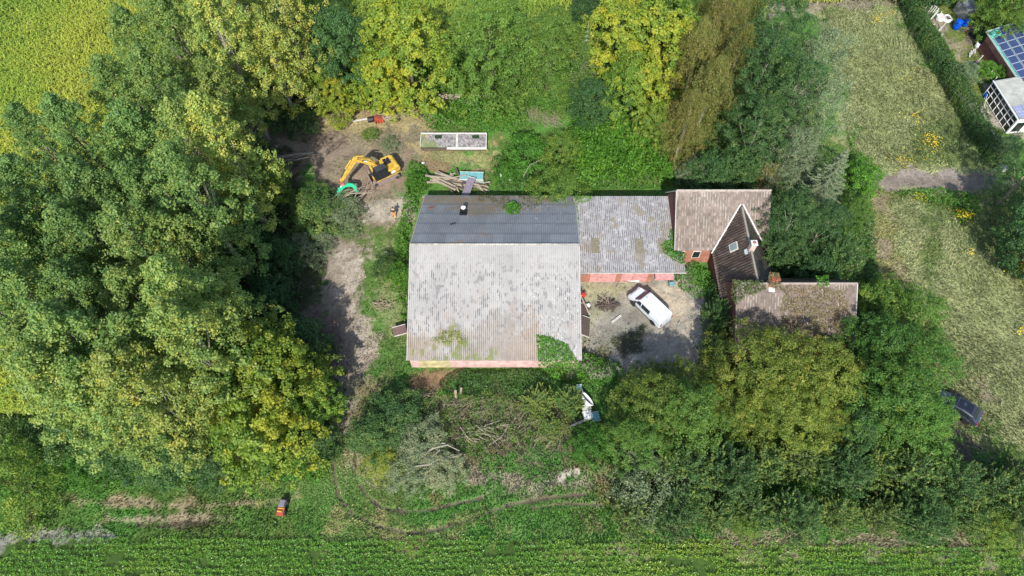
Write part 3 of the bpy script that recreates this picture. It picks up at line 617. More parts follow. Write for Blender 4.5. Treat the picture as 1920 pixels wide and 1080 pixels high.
# --- the barn
BE0, BE1 = P(763, 676, 2.8), P(1090, 676, 2.8); BR0, BR1 = P(769, 458, 6.9), P(1086, 458, 6.9); BB0, BB1 = P(797, 366, 2.5), P(1078, 367, 2.5)
barn = thing('barn', 'large barn, pale front roof slope, blue grey rear slope, pink front wall', 'barn', (-1.8, 38, 0)); BO = Vector((-1.8, 38, 0))
L_ = lambda v, o: tuple(Vector(v) - o)
def barn_front(fu, fv, iu, iv, c):
    c = c + np.array(BO); px = 763 + 327 * fu
    base = np.tile([.385, .37, .345], (len(fu), 1))
    n = fbm(c[:, 0] * .35, c[:, 1] * .35, 5); nf = fbm(c[:, 0] * 5, c[:, 1] * 1.6, 6)
    base = base * (.95 + .09 * hsh(iu / 5 + .3, iv * 1.0))[:, None] * (.93 + .13 * n)[:, None]
    vl_ = .5 - .5 * np.cos(2 * np.pi * iu); base = base * (1 - .22 * vl_)[:, None]  # valleys between the waves darkened in the colour, standing in for their shade
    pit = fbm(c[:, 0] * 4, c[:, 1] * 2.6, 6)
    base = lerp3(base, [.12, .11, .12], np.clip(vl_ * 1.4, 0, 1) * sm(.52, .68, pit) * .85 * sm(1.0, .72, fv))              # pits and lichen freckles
    base = lerp3(base, [.62, .62, .6], sm(.68, .76, fbm(c[:, 0] * 7, c[:, 1] * 5, 8)) * .6 * sm(.45, .8, fu) * sm(.85, .5, fv))
    ns = fbm(c[:, 0] * .6, c[:, 1] * .6, 9); ns2 = fbm(c[:, 0] * 2.4, c[:, 1] * 1.1, 10)
    valley = .5 - .5 * np.cos(2 * np.pi * iu)
    k1 = sm(.0, .16, .45 - fv + (ns - .5) * .75 + (ns2 - .5) * .4 - .9 * np.abs(fu - .6) ** 1.6) * sm(.8, .74, fu)
    k2 = sm(.0, .16, .33 - fv + (ns - .5) * .8 + (ns2 - .5) * .4 - .5 * np.abs(fu - .22))
    k = np.maximum(k1, k2) * np.clip(.45 + .75 * valley, 0, 1) * np.clip(ns2 * 2.2 - .05, 0, 1)
    base = lerp3(base, [.22, .16, .11], np.clip(k * (1.15 - 1.3 * fv), 0, 1) * (.45 + .5 * valley))
    kg = sm(.0, .1, .3 - fv + (ns - .5) * .6 - 1.2 * np.abs(fu - .27)) * sm(.5, .62, ns2) * .8
    base = lerp3(base, [.16, .19, .06], kg)
    kr = sm(.62, .7, fbm(c[:, 0] * .9, c[:, 1] * 1.1, 14)) * sm(.5, .62, fbm(c[:, 0] * 6, c[:, 1] * 5, 15))
    base = lerp3(base, [.36, .27, .21], kr * .35)
    return lerp3(base, [.3, .29, .27], (np.abs(iv - np.round(iv)) < .06) * .25)
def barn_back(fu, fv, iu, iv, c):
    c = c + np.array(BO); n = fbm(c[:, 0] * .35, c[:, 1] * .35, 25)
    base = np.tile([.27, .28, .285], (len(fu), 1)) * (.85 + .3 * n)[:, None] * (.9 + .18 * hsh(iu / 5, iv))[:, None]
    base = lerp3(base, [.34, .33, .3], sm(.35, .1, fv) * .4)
    base = base * (1.08 - .28 * (.5 - .5 * np.cos(2 * np.pi * iu)))[:, None]  # crests lightened and valleys darkened, shading of the waves put into the colour
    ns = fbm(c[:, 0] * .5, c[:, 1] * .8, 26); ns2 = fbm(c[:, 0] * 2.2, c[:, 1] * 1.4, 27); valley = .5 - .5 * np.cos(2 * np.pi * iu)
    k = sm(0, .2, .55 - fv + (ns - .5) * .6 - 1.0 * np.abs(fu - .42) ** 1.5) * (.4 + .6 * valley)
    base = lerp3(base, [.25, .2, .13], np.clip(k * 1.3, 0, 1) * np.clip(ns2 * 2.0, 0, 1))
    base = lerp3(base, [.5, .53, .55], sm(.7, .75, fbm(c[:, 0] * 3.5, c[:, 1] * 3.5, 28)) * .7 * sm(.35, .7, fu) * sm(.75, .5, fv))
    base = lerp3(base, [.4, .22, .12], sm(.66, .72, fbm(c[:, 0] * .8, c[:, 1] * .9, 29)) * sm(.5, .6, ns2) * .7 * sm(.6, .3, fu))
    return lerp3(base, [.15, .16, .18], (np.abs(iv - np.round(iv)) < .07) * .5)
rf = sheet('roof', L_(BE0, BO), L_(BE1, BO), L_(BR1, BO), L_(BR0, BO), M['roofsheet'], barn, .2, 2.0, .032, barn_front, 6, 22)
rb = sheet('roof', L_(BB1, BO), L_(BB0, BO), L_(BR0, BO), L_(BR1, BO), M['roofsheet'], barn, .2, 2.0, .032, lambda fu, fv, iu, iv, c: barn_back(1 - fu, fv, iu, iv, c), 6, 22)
rb['label'] = 'blue grey rear slope of the barn roof'; rf['label'] = 'pale grey front slope of the barn roof'
r0, r1 = Vector(L_(BR0, BO)), Vector(L_(BR1, BO))
MB().tube([r0 + Vector((-.05, 0, .02)), r1 + Vector((.05, 0, .02))], .11, 8).build('ridge_cap', mat('ridge cap', (.36, .34, .3), .9, 0, .3, 3), barn, smooth=True)
for a, b in ((BE0, BR0), (BE1, BR1), (BB0, BR0), (BB1, BR1)):
    MB().tube([L_(a, BO), L_(b, BO)], .07, 5).build('verge_board', M['gutter'], barn)
x0, x1, y0, y1 = BE0.x + .12, BE1.x - .12, BE0.y + .45, BB0.y - .35
x0l, x1l, y0l, y1l = x0 - BO.x, x1 - BO.x, y0 - BO.y, y1 - BO.y; xw = x0l + 4.1
wm = MB().box(xw, x1l, y0l, y0l + .25, 0, 2.78); wm.build('wall', M['pinkwall'], barn)
MB().box(x0l + .9, xw - .003, y0l - .02, y0l + .23, 0, 2.78).build('wall', M['mossconcrete'], barn)['label'] = 'yellow mossed stretch of front wall'
MB().box(x0l, x0l + .897, y0l, y0l + .25, 0, 2.78).build('wall', M['pinkwall'], barn)
for xa in (x0l + .003, x1l - .253):
    MB().prism([(y0l + .26, 0), (y1l, 0), (y1l, 2.5), (BR0.y - BO.y, 6.7), (y0l + .26, 2.9)], xa, xa + .25, ax='x').build('gable_wall', M['brick'], barn)
MB().box(x0l, x1l, y1l + .003, y1l + .25, 0, 2.5).build('wall', M['brick'], barn)
# roof vent and small hole patch on the rear slope
def back_pt(px, py): return Vector(Pplane(px, py, BR0.z, 0, (BB0.z - BR0.z) / (BB0.y - BR0.y), 0, BR0.y))
sb = math.atan2(BB0.z - BR0.z, BB0.y - BR0.y)
v = back_pt(869, 399) - BO; vent = MB().box(v.x - .42, v.x + .42, v.y - .65, v.y + .65, v.z + .04, v.z + .1, tx=sb); vent.build('vent_flashing', M['black'], barn, bevel=.02)
MB().wheel((v.x, v.y + .3, v.z + .28), .3, .5, 'z', 16, bev=.06).build('roof_vent', M['black'], barn, smooth=True)
MB().wheel((v.x, v.y + .3, v.z + .6), .27, .16, 'z', 16, bev=.08).build('vent_cap', M['white2'], barn, smooth=True)
for q, (a, b) in enumerate(((849, 420), (808, 390))):
    v = back_pt(a, b) - BO; MB().box(v.x - .3, v.x + .3, v.y - .12, v.y + .12, v.z + .035, v.z + .07, tx=sb, rz=.3).build('patch_plate', M['darkgrey'] if not q else M['rust'], barn)
# --- the garage wing
WO = Vector((13, 43, 0)); wing = thing('garage', 'low garage wing with a grey ribbed roof and faded pink doors between barn and house', 'garage', WO)
wy0, wy1, wx0, wx1 = 38.05, 48.0, BE1.x + .06, 18.98; wz0, wz1 = 2.55, 3.2
def wing_col(fu, fv, iu, iv, c):
    c = c + np.array(WO); base = np.tile([.36, .35, .34], (len(fu), 1)); n = fbm(c[:, 0] * .4, c[:, 1] * .4, 35)
    base = base * (.82 + .36 * n)[:, None] * (.9 + .2 * hsh(iu, iv * 0))[:, None]
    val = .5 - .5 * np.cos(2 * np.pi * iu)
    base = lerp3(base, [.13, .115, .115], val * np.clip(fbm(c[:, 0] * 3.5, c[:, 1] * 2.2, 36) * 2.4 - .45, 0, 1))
    base = lerp3(base, [.52, .52, .5], sm(.62, .74, fbm(c[:, 0] * 6, c[:, 1] * 4, 37)) * .6)
    base = lerp3(base, [.24, .2, .12], sm(.6, .7, fbm(c[:, 0] * .7, c[:, 1] * .7, 38)) * .55)
    return base
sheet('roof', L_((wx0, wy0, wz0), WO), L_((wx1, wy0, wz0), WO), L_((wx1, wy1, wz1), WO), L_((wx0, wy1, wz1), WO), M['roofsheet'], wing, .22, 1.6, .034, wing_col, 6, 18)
wpl = (wz0, 0, (wz1 - wz0) / (wy1 - wy0), 0, wy0)
for a, b in ((1116, 461), (1199, 462), (1242, 462)):
    v = Vector(Pplane(a, b, *wpl)) - WO
    MB().box(v.x - .46, v.x + .46, v.y - .95, v.y + .95, v.z + .05, v.z + .075, tx=math.atan(wpl[2])).build('skylight', mat('mossy skylight sheet', (.2, .18, .12), .6, 0, .3, 5), wing)
MB().box(wx0 - WO.x, wx1 - WO.x + .1, wy0 - WO.y - .14, wy0 - WO.y - .02, wz0 - .1, wz0 + .02).build('gutter', M['gutter'], wing, bevel=.03)
gy = 38.32 - WO.y; xs_ = [wx0, wx0 + 1.6, wx0 + 4.5, wx0 + 5.1, wx0 + 8.0, wx0 + 8.6, 18.0 + .2]
for i_ in range(6):
    a, b = xs_[i_] - WO.x, xs_[i_ + 1] - WO.x
    if i_ % 2 == 0: MB().box(a, b, gy, gy + .24, 0, 2.5).build('wall', M['brick'], wing)
    elif i_ < 5:
        d = MB().box(a + .003, b - .003, gy - .05, gy + .04, .02, 2.45); d = d.build('door', M['pinkdoor'], wing)
        for k in range(9): pass
        MB().box(a + 1.2, a + 1.28, gy - .09, gy - .053, 1.0, 1.25).build('handle', M['darkgrey'], d)
a = xs_[5] - WO.x; MB().box(a + .003, a + 2.0, gy - .9, gy + .1, 1.9, 2.46, tx=0).build('door', M['pinkdoor'], wing)
MB().box(wx0 - WO.x + .15, wx0 - WO.x + 1.4, gy - .06, gy - .003, 1.7, 2.3).build('window', M['oldwhite'], wing)
MB().box(wx0 - WO.x + .22, wx0 - WO.x + 1.33, gy - .075, gy - .062, 1.76, 2.24).build('pane', M['glass'], wing.children[-1])
MB().box(wx0 - WO.x, 18.0 - WO.x, wy1 - WO.y - .5, wy1 - WO.y - .25, 0, 2.9).build('wall', M['brick'], wing)
# --- the house with its cross wing
HO = Vector((23, 45, 0)); house = thing('house', 'brick house with a brown tiled roof, white valley boards and a cross gable', 'house', HO)
hx0, hx1, hy0, hyr, hy1 = 18.04, 28.45, 40.6, 45.85, 49.0; hz0, hzr, hz1 = 3.0, 6.95, 2.6
def tile_col(c1, c2, cm, seed, light=0.0):
    def f(fu, fv, iu, iv, c):
        r = hsh(iu + seed, iv + 5); n = fbm(c[:, 0] * .5 + seed, c[:, 1] * .5, seed); nf = fbm(c[:, 0] * 2.3, c[:, 1] * 2.3, seed + 1)
        base = lerp3(np.tile(c1, (len(fu), 1)).astype(float), c2, np.clip(r * .5 + n * .8 - .15, 0, 1))
        base = lerp3(base, cm, sm(.5, .72, nf) * .6)
        edge = (np.abs((iu % 1) - .5) < .1) & (hsh(iu + 3, iv + 1) > .45)
        base = lerp3(base, [.42, .38, .33], edge * sm(.42, .62, fbm(c[:, 0] * .8, c[:, 1] * .8, seed + 4) + light) * .8)
        return base * (.9 + .2 * r)[:, None]
    return f
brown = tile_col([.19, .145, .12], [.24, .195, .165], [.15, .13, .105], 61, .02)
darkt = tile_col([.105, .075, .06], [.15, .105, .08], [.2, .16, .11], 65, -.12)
sheet('roof', L_((hx0, hy0, hz0), HO), L_((hx1, hy0, hz0), HO), L_((hx1, hyr, hzr), HO), L_((hx0, hyr, hzr), HO), M['tile'], house, .3, .35, .028, brown, 5, 1, saw=.035)
sheet('roof', L_((hx1, hy1, hz1), HO), L_((hx0, hy1, hz1), HO), L_((hx0, hyr, hzr), HO), L_((hx1, hyr, hzr), HO), M['tile'], house, .3, .35, .028, brown, 5, 1, saw=.035)
MB().tube([L_((hx0, hyr, hzr + .03), HO), L_((hx1, hyr, hzr + .03), HO)], .13, 8).build('ridge_cap', mat('ridge tile', (.38, .32, .27), .9, 0, .3, 6), house)
gw = MB().prism([(hy0 + .3, 0), (hy1 - .2, 0), (hy1 - .2, hz1 - .12), (hyr, hzr - .15), (hy0 + .3, hz0 + .05)], hx0 + .06, hx0 + .3, ax='x')
gw.v = [L_(q, HO) for q in gw.v]; gw.build('gable_wall', M['brickdark'], house)
gw = MB().prism([(hy0 + .3, 0), (hy1 - .2, 0), (hy1 - .2, hz1 - .12), (hyr, hzr - .15), (hy0 + .3, hz0 + .05)], hx1 - .4, hx1 - .16, ax='x')
gw.v = [L_(q, HO) for q in gw.v]; gw.build('gable_wall', M['brickdark'], house)
for a, b in (((hx0, hy0, hz0), (hx0, hyr, hzr)), ((hx0, hy1, hz1), (hx0, hyr, hzr))):
    MB().tube([L_(a, HO), L_(b, HO)], .06, 5).build('verge_board', M['gutter'], house)
fw = MB().box(hx0 + .303, hx1 - .403, hy0 + .35, hy0 + .6, 0, hz0 - .02); fw.v = [L_(q, HO) for q in fw.v]; fw.build('wall', M['brick'], house)
MB().box(hx0 + .303 - HO.x, hx1 - .403 - HO.x, hy1 - .6 - HO.y, hy1 - .35 - HO.y, 0, hz1 - .1).build('wall', M['brick'], house)
for wx in (18.95, 20.75):
    k = wx - HO.x; f_ = MB().box(k - .45, k + .45, hy0 + .26 - HO.y, hy0 + .347 - HO.y, 1.1, 2.4).build('window', M['oldwhite'], house)
    MB().box(k - .38, k + .38, hy0 + .245 - HO.y, hy0 + .257 - HO.y, 1.2, 2.32).build('pane', M['glass'], f_)
cxr, cz, cyS, cyN, cxl, cxe = 25.25, 6.0, 34.6, 45.0, 22.25, 28.3
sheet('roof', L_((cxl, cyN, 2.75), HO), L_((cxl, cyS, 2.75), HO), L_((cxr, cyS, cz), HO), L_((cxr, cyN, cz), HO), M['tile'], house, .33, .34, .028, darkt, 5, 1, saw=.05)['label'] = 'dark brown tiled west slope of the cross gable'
sheet('roof', L_((cxe, cyS, 2.75), HO), L_((cxe, cyN, 2.75), HO), L_((cxr, cyN, cz), HO), L_((cxr, cyS, cz), HO), M['tile'], house, .33, .34, .028, tile_col([.16, .13, .1], [.2, .165, .12], [.15, .14, .09], 69), 5, 1, saw=.05)
MB().tube([L_((cxr, cyS, cz + .03), HO), L_((cxr, cyN - .8, cz + .03), HO)], .11, 8).build('ridge_cap', mat('mossy ridge tile', (.3, .27, .21), .9, 0, .35, 9), house)
MB().box(cxl + .3 - HO.x, cxl + .55 - HO.x, cyS + .2 - HO.y, hy0 + .3 - HO.y, 0, 2.75).build('wall', M['brickdark'], house)
MB().box(cxe - .55 - HO.x, cxe - .3 - HO.x, cyS + .2 - HO.y, hy0 + .3 - HO.y, 0, 2.75).build('wall', M['brickdark'], house)
MB().prism([(cxl + .56, 0), (cxe - .56, 0), (cxe - .56, 2.9), (cxr, cz - .15), (cxl + .56, 2.9)], cyS + .2, cyS + .45).build('gable_wall', M['brickdark'], None)
bpy.data.objects['gable_wall.002' if 'gable_wall.002' in bpy.data.objects else 'gable_wall'].name
gwo = [o for o in COL.objects if o.name.startswith('gable_wall') and o.parent is None][0]; gwo.parent = house; gwo.location = -HO
# valley boards: where the cross slopes pass through the main slope
ms = (hzr - hz0) / (hyr - hy0); cs = (cz - 2.75) / (cxr - cxl); apy = hy0 + (cz - hz0) / ms
ap = Vector((cxr, apy, cz)); vl = Vector((cxl, hy0 + (2.75 - hz0) / ms, 2.75)); cs2 = (cz - 2.75) / (cxe - cxr); vr = Vector((cxe, vl.y, 2.75))
for q in (vl, vr):
    d = (q - ap).normalized(); s_ = Vector((-.12 if q is vl else .12, .06, .1))
    MB().tube([L_(ap + s_ + Vector((0, 0, .03)), HO), L_(q + s_, HO)], [.075, .075], 5).build('valley_board', M['oldwhite'] if 0 else mat('white valley board', (.72, .72, .7), .6, 0, .1, 4), house)
# roof window and chimney on the cross gable
def westp(px, py): return Vector(Pplane(px, py, 2.75, cs, 0, cxl, 0))
v = westp(1375, 464) - HO; wa = -math.atan(cs)
f_ = MB().box(v.x - .5, v.x + .5, v.y - .5, v.y + .5, v.z + .05, v.z + .15, ty=wa).build('roof_window', M['oldwhite'], house, bevel=.02)
MB().box(v.x - .4, v.x + .4, v.y - .4, v.y + .4, v.z + .153, v.z + .17, ty=wa, c=(v.x, v.y, v.z + .1)).build('pane', mat('grey green pane', (.2, .24, .22), .15, 0, .1, 3), f_)
v = westp(1346, 516 + 0) - HO
MB().box(v.x + .9, v.x + 1.3, v.y + .4, v.y + .7, v.z + .7, v.z + .9).build('roof_vent', M['alu'], house, bevel=.02)
chx, chy = 25.3, P(1403, 462, 6.4).y
ch = MB().box(chx - .28 - HO.x, chx + .28 - HO.x, chy - .28 - HO.y, chy + .28 - HO.y, 5.4, 7.0).build('chimney', mat('pale pink chimney render', (.55, .42, .36), .9, 0, .2, 6), house, bevel=.02)
MB().box(chx - .34 - HO.x, chx + .34 - HO.x, chy - .34 - HO.y, chy + .34 - HO.y, 7.003, 7.1).build('chimney_cap', M['oldwhite'], ch, bevel=.02)
MB().wheel((chx - HO.x, chy - HO.y, 7.16), .15, .12, 'z', 12, bev=.02, r2=.09).build('flue', M['rust'], ch)
MB().box(chx - .6 - HO.x, chx - .28 - HO.x, chy - .45 - HO.y, chy + .1 - HO.y, 5.5, 5.75, ty=wa).build('chimney_flashing', M['alu'], ch)
# --- the overgrown south house
SO = Vector((29, 32, 0)); shouse = thing('cottage', 'tiled cottage overgrown with autumn creeper, in front of the brick house', 'house', SO)
sx0, sx1, sy0, syr, sy1 = 22.6, 34.8, 28.4, 34.0, 36.6; sz0, szr, sz1 = 3.0, 7.0, 3.6
sroof = tile_col([.17, .135, .115], [.22, .175, .15], [.15, .125, .1], 81)
sheet('roof', L_((sx0, sy0, sz0), SO), L_((sx1, sy0, sz0), SO), L_((sx1, syr, szr), SO), L_((sx0, syr, szr), SO), M['tile'], shouse, .28, .33, .028, sroof, 5, 1, saw=.035)
sheet('roof', L_((sx1, sy1, sz1), SO), L_((sx0 + 2.9, sy1, sz1), SO), L_((sx0 + 2.9, syr, szr), SO), L_((sx1, syr, szr), SO), M['tile'], shouse, .28, .33, .028, darkt, 5, 1, saw=.035)  # north slope: darker tiles put its shade into the colour
MB().tube([L_((sx0, syr, szr + .03), SO), L_((sx1, syr, szr + .03), SO)], .12, 8).build('ridge_cap', mat('brown ridge tile', (.33, .27, .23), .9, 0, .3, 6), shouse)
MB().tube([L_((sx1, sy0, sz0 + .03), SO), L_((sx1, syr, szr + .03), SO)], .07, 5).build('verge_board', M['gutter'], shouse)
for xa in (sx0 + .2, sx1 - .45):
    g_ = MB().prism([(sy0 + .3, 0), (sy1 - .3, 0), (sy1 - .3, sz1 - .1), (syr, szr - .2), (sy0 + .3, sz0)], xa, xa + .25, ax='x'); g_.v = [L_(q, SO) for q in g_.v]; g_.build('gable_wall', M['brickdark'], shouse)
MB().box(sx0 + .453 - SO.x, sx1 - .453 - SO.x, sy0 + .35 - SO.y, sy0 + .6 - SO.y, 0, sz0).build('wall', M['brick'], shouse)
MB().box(sx0 + .453 - SO.x, sx1 - .453 - SO.x, sy1 - .6 - SO.y, sy1 - .35 - SO.y, 0, sz1 - .2).build('wall', M['brick'], shouse)
k = P(1450, 536, 7.2); ch = MB().box(k.x - .35 - SO.x, k.x + .35 - SO.x, syr - .3 - SO.y, syr + .4 - SO.y, 6.3, 8.1).build('chimney', mat('old red chimney brick', (.35, .17, .12), .9, 0, .3, 8), shouse)
MB().box(k.x - .4 - SO.x, k.x + .4 - SO.x, syr - .36 - SO.y, syr + .46 - SO.y, 8.103, 8.18).build('chimney_cap', M['rust'], ch)
MB().box(k.x - .3 - SO.x, k.x + .3 - SO.x, syr - .7 - SO.y, syr - .3 - SO.y, 6.6, 6.7, tx=.6).build('chimney_flashing', M['white2'], ch)
sfp = (sz0, 0, (szr - sz0) / (syr - sy0), 0, sy0); bfp = (BE0.z, 0, (BR0.z - BE0.z) / (BR0.y - BE0.y), 0, BE0.y); bbp = (BR0.z, 0, (BB0.z - BR0.z) / (BB0.y - BR0.y), 0, BR0.y)
leaf_patch('creeper', 'dry reddish brown creeper spread over the middle of the cottage roof', 'creeper', [(1472, 535), (1520, 532), (1590, 540), (1596, 590), (1600, 640), (1530, 655), (1470, 640), (1460, 590)], sfp, 110, .17, 'creeper', .45, .3, .12, seed=1, edge=.5, cut=.33)
leaf_patch('creeper', 'green and rusty creeper on the left end of the cottage ridge', 'creeper', [(1372, 522), (1430, 526), (1442, 545), (1400, 556), (1378, 580), (1370, 560)], (6.6, 0, .4, 0, 33), 120, .2, 'creeper', .15, .5, .15, seed=2, edge=.3)
leaf_patch('creeper', 'rust brown creeper smothering the cottage chimney', 'creeper', [(1441, 512), (1460, 512), (1466, 536), (1474, 548), (1450, 545), (1440, 530)], (7.6, 0, .6, 0, 33.4), 160, .2, 'creeper', .5, .5, .08, seed=3, edge=.2)
leaf_patch('creeper', 'green shoot of creeper standing on the right half of the cottage ridge', 'creeper', [(1530, 518), (1552, 516), (1556, 536), (1530, 538)], (7.1, 0, .5, 0, 34), 140, .22, 'bright', .55, .6, .1, seed=4, edge=.2)
leaf_patch('ivy', 'bright green ivy over the right front corner of the barn roof', 'ivy', [(1005, 628), (1030, 630), (1065, 645), (1075, 665), (1092, 690), (1010, 688)], bfp, 170, .2, 'bright', .42, .35, .07, seed=5, edge=.15)
leaf_patch('roof_moss', 'green moss and grass hummock on the left of the pale barn slope', 'moss', [(805, 640), (820, 622), (850, 616), (880, 630), (875, 645), (830, 646)], bfp, 110, .14, 'olive', .6, .16, .15, seed=6, edge=.8, kind='stuff')
leaf_patch('roof_plant', 'small green plant growing on the blue grey barn slope', 'plant', [(948, 384), (962, 377), (976, 385), (974, 400), (958, 404), (948, 398)], bbp, 150, .2, 'bright', .3, .6, .1, seed=7, edge=.2)
leaf_patch('roof_moss', 'pale mossy litter along the rear eave of the barn', 'moss', [(880, 366), (1030, 366), (1030, 390), (960, 396), (900, 380)], bbp, 40, .16, 'creeper', .3, .12, .12, seed=8, edge=1.2, cut=.5, kind='stuff')
leaf_patch('ivy', 'ivy climbing across the right end of the garage roof', 'ivy', [(1255, 425), (1266, 432), (1268, 470), (1285, 476), (1284, 500), (1262, 488), (1240, 472), (1236, 458), (1252, 450)], wpl, 120, .22, 'bright', .32, .6, .1, seed=9, edge=.6)
leaf_patch('ivy', 'strip of light ivy on the back left corner of the garage roof', 'ivy', [(1076, 368), (1120, 366), (1105, 378), (1088, 382), (1084, 440), (1078, 420)], wpl, 90, .2, 'bright', .6, .3, .1, seed=10, edge=.4)
# ------------------------------------------------------------------ grass, meadow and crops (stuff)
def world_samples(x0, x1, y0, y1, dens, rng):
    n = int((x1 - x0) * (y1 - y0) * dens); return rng.uniform(x0, x1, n), rng.uniform(y0, y1, n)
def blades(name, label, x, y, h, wd, lean, col, rng, m='blade', zt=None, dirn=None):
    N = len(x); a = rng.uniform(0, 2 * np.pi, N) if dirn is None else dirn + rng.normal(size=N) * .5
    b = a + np.pi / 2 + rng.normal(size=N) * .3; z = ground_z(x, y) - .02
    dx, dy = np.cos(a) * h * lean, np.sin(a) * h * lean
    bx, by = np.cos(b) * wd * .5, np.sin(b) * wd * .5
    z0 = z if zt is None else zt
    V = np.stack([np.stack([x - bx, y - by, z0], -1), np.stack([x + bx, y + by, z0], -1),
                  np.stack([x + bx * .7 + dx * .55, y + by * .7 + dy * .55, z0 + h * .62], -1), np.stack([x + dx, y + dy, z0 + h * .9], -1)], 1)
    o = link(name, new_mesh(name, V.reshape(-1, 3), np.arange(N * 4).reshape(N, 4), col=col), M[m]); tag(o, label, kind='stuff'); return o
rng = np.random.default_rng(99)
BUILT = [(-10.4, 7.2, 27.8, 48.5), (7.2, 18.9, 38.2, 47.9), (18.1, 28.4, 40.8, 48.8), (22.7, 34.7, 28.6, 36.4), (22.4, 28.2, 34, 41)]
def free(x, y):
    k = np.ones(x.shape, bool)
    for a, b, c, d in BUILT: k &= ~((x > a) & (x < b) & (y > c) & (y < d))
    return k
fieldA = G([(-400, -300), (2300, -300), (2300, -60), (1450, 0), (1440, 30), (1100, 90), (560, 60), (250, 200), (120, 400), (130, 778), (-400, 778)])
fieldB = G([(-300, 1200), (2300, 1200), (2300, 1018), (1250, 1014), (100, 1008), (-300, 1007)])
x, y = world_samples(-62, 74, 8.5, 92, 48, rng); x2, y2 = world_samples(-52, 52, 8.5, 32, 60, rng); x, y = np.concatenate([x, x2]), np.concatenate([y, y2])
gc, bare = ground_col(x, y)
keep = (rng.uniform(size=len(x)) > bare * .93) & free(x, y) & (sdist(x, y, fieldA) < 0) & (sdist(x, y, fieldB) < .9)
for pts, wd in RUTS: keep &= dline(x, y, pts) > wd * rng.uniform(.0, 1.7, len(x))
floor_ = sdist(x, y, REGW[2][0]) > 0; keep &= ~(floor_ & (rng.uniform(size=len(x)) < .6))
x, y, gc, bare = x[keep], y[keep], gc[keep], bare[keep]
dry = np.clip((gc[:, 0] / (gc[:, 1] + .01) - .7) * 3, 0, 1)
nh = fbm(x * .5, y * .5, 71)
h = rng.uniform(.12, .3, len(x)) * (.5 + 1.1 * nh) * (1 + .35 * dry)
cc = gc * (.75 + .55 * rng.uniform(size=len(x)))[:, None] * 1.2
st = (rng.uniform(size=len(x)) < .05 + .1 * dry); cc[st] = np.array([.34, .3, .17]) * rng.uniform(.7, 1.2, st.sum())[:, None]
wind = .9 + 1.6 * fbm(x * .12, y * .12, 72)
blades('grass', 'grass tufts and dry stalks covering the open ground', x, y, h, rng.uniform(.05, .13, len(x)), .75, cc, rng, dirn=wind * 3)
# tall dry meadow on the right
MEAD = G([(1530, -40), (1665, -40), (1705, 60), (1790, 190), (1862, 300), (2050, 420), (2200, 700), (2200, 900), (1810, 800), (1700, 660), (1620, 520), (1600, 400), (1600, 352), (1600, 316), (1590, 250), (1560, 120)])
TRK = REGW[[i for i, r in enumerate(REG) if r[0][0] == (1590, 318)][0]][0]
p = in_poly_samples(MEAD, 42, rng); x, y = p[:, 0], p[:, 1]; k = sdist(x, y, TRK) < -.2; x, y = x[k], y[k]
gc, bare = ground_col(x, y); n = fbm(x * .4, y * .4, 73)
t = np.clip((.6 * n + .4 * fbm(x * .12, y * .12, 79) - .5) * 3.2 + rng.normal(size=len(x)) * .3, 0, 1)[:, None]
cc = gc * .5 + .5 * (np.array([.52, .46, .28]) * t + np.array([.2, .31, .09]) * (1 - t)); cc = cc * rng.uniform(.6, 1.4, len(x))[:, None]
k = rng.uniform(size=len(x)) > bare * .9; lf = fbm(x * .2, y * .2, 74)
blades('meadow_grass', 'tall dry meadow grass, beige with green patches, right of the farm', x[k], y[k], (rng.uniform(.25, .5, len(x)) * (.6 + .9 * n))[k], rng.uniform(.04, .11, k.sum()), .8, cc[k], rng, dirn=(1.5 + 3 * lf)[k])
# maize fields
def maize(name, label, poly, dens, ang, hue, seed, hgt=2.1):
    rng = np.random.default_rng(seed); p = in_poly_samples(poly, dens, rng)
    ca, sa = math.cos(ang), math.sin(ang); u = p[:, 0] * ca + p[:, 1] * sa; v = -p[:, 0] * sa + p[:, 1] * ca
    v = np.round(v / .75) * .75 + rng.normal(size=len(v)) * .16; p = np.stack([u * ca - v * sa, u * sa + v * ca], -1)
    thin = fbm(p[:, 0] * .22, p[:, 1] * .22, seed + 5); kp = rng.uniform(size=len(p)) < np.clip(thin * 2.2, .3, 1); p = p[kp]
    z = hgt * rng.uniform(.45, 1.0, len(p)) ** .5 + (fbm(p[:, 0] * .3, p[:, 1] * .3, seed) - .5) * .5
    d = rng.uniform(0, 2 * np.pi, len(p)); tilt = rng.uniform(-.9, .5, len(p)); L = rng.uniform(.3, .75, len(p)); w_ = rng.uniform(.035, .07, len(p))
    ax = np.stack([np.cos(d) * np.cos(tilt), np.sin(d) * np.cos(tilt), np.sin(tilt)], -1); sd_ = np.stack([-np.sin(d), np.cos(d), 0 * d], -1)
    c = np.stack([p[:, 0], p[:, 1], z], -1); a = c - ax * .12; mid = c + ax * (L * .4)[:, None] + np.array([0, 0, .06]); e = c + ax * L[:, None] - np.array([0, 0, .1])
    V = np.stack([a, mid + sd_ * w_[:, None], e, mid - sd_ * w_[:, None]], 1).reshape(-1, 3)
    hu = hue + (fbm(p[:, 0] * .07, p[:, 1] * .07, seed + 1) - .5) * 1.1 + (fbm(p[:, 0] * .8, p[:, 1] * .8, seed + 2) - .5) * .5 + rng.normal(size=len(p)) * .1
    tag(link(name, new_mesh(name, V, np.arange(len(p) * 4).reshape(-1, 4), hue=hu), M['maize']), label, kind='stuff')
maize('maize_field', 'yellow green maize field left of the poplar grove', G([(-260, -200), (420, -200), (330, 120), (240, 400), (130, 600), (126, 775), (-260, 775)], 1.2), 46, .9, .27, 201)
maize('maize_field', 'pale green maize field along the top edge behind the trees', G([(420, -140), (1445, -140), (1440, 30), (1300, 90), (1100, 120), (560, 110), (430, 60)], 1.2), 40, 1.45, .22, 202)
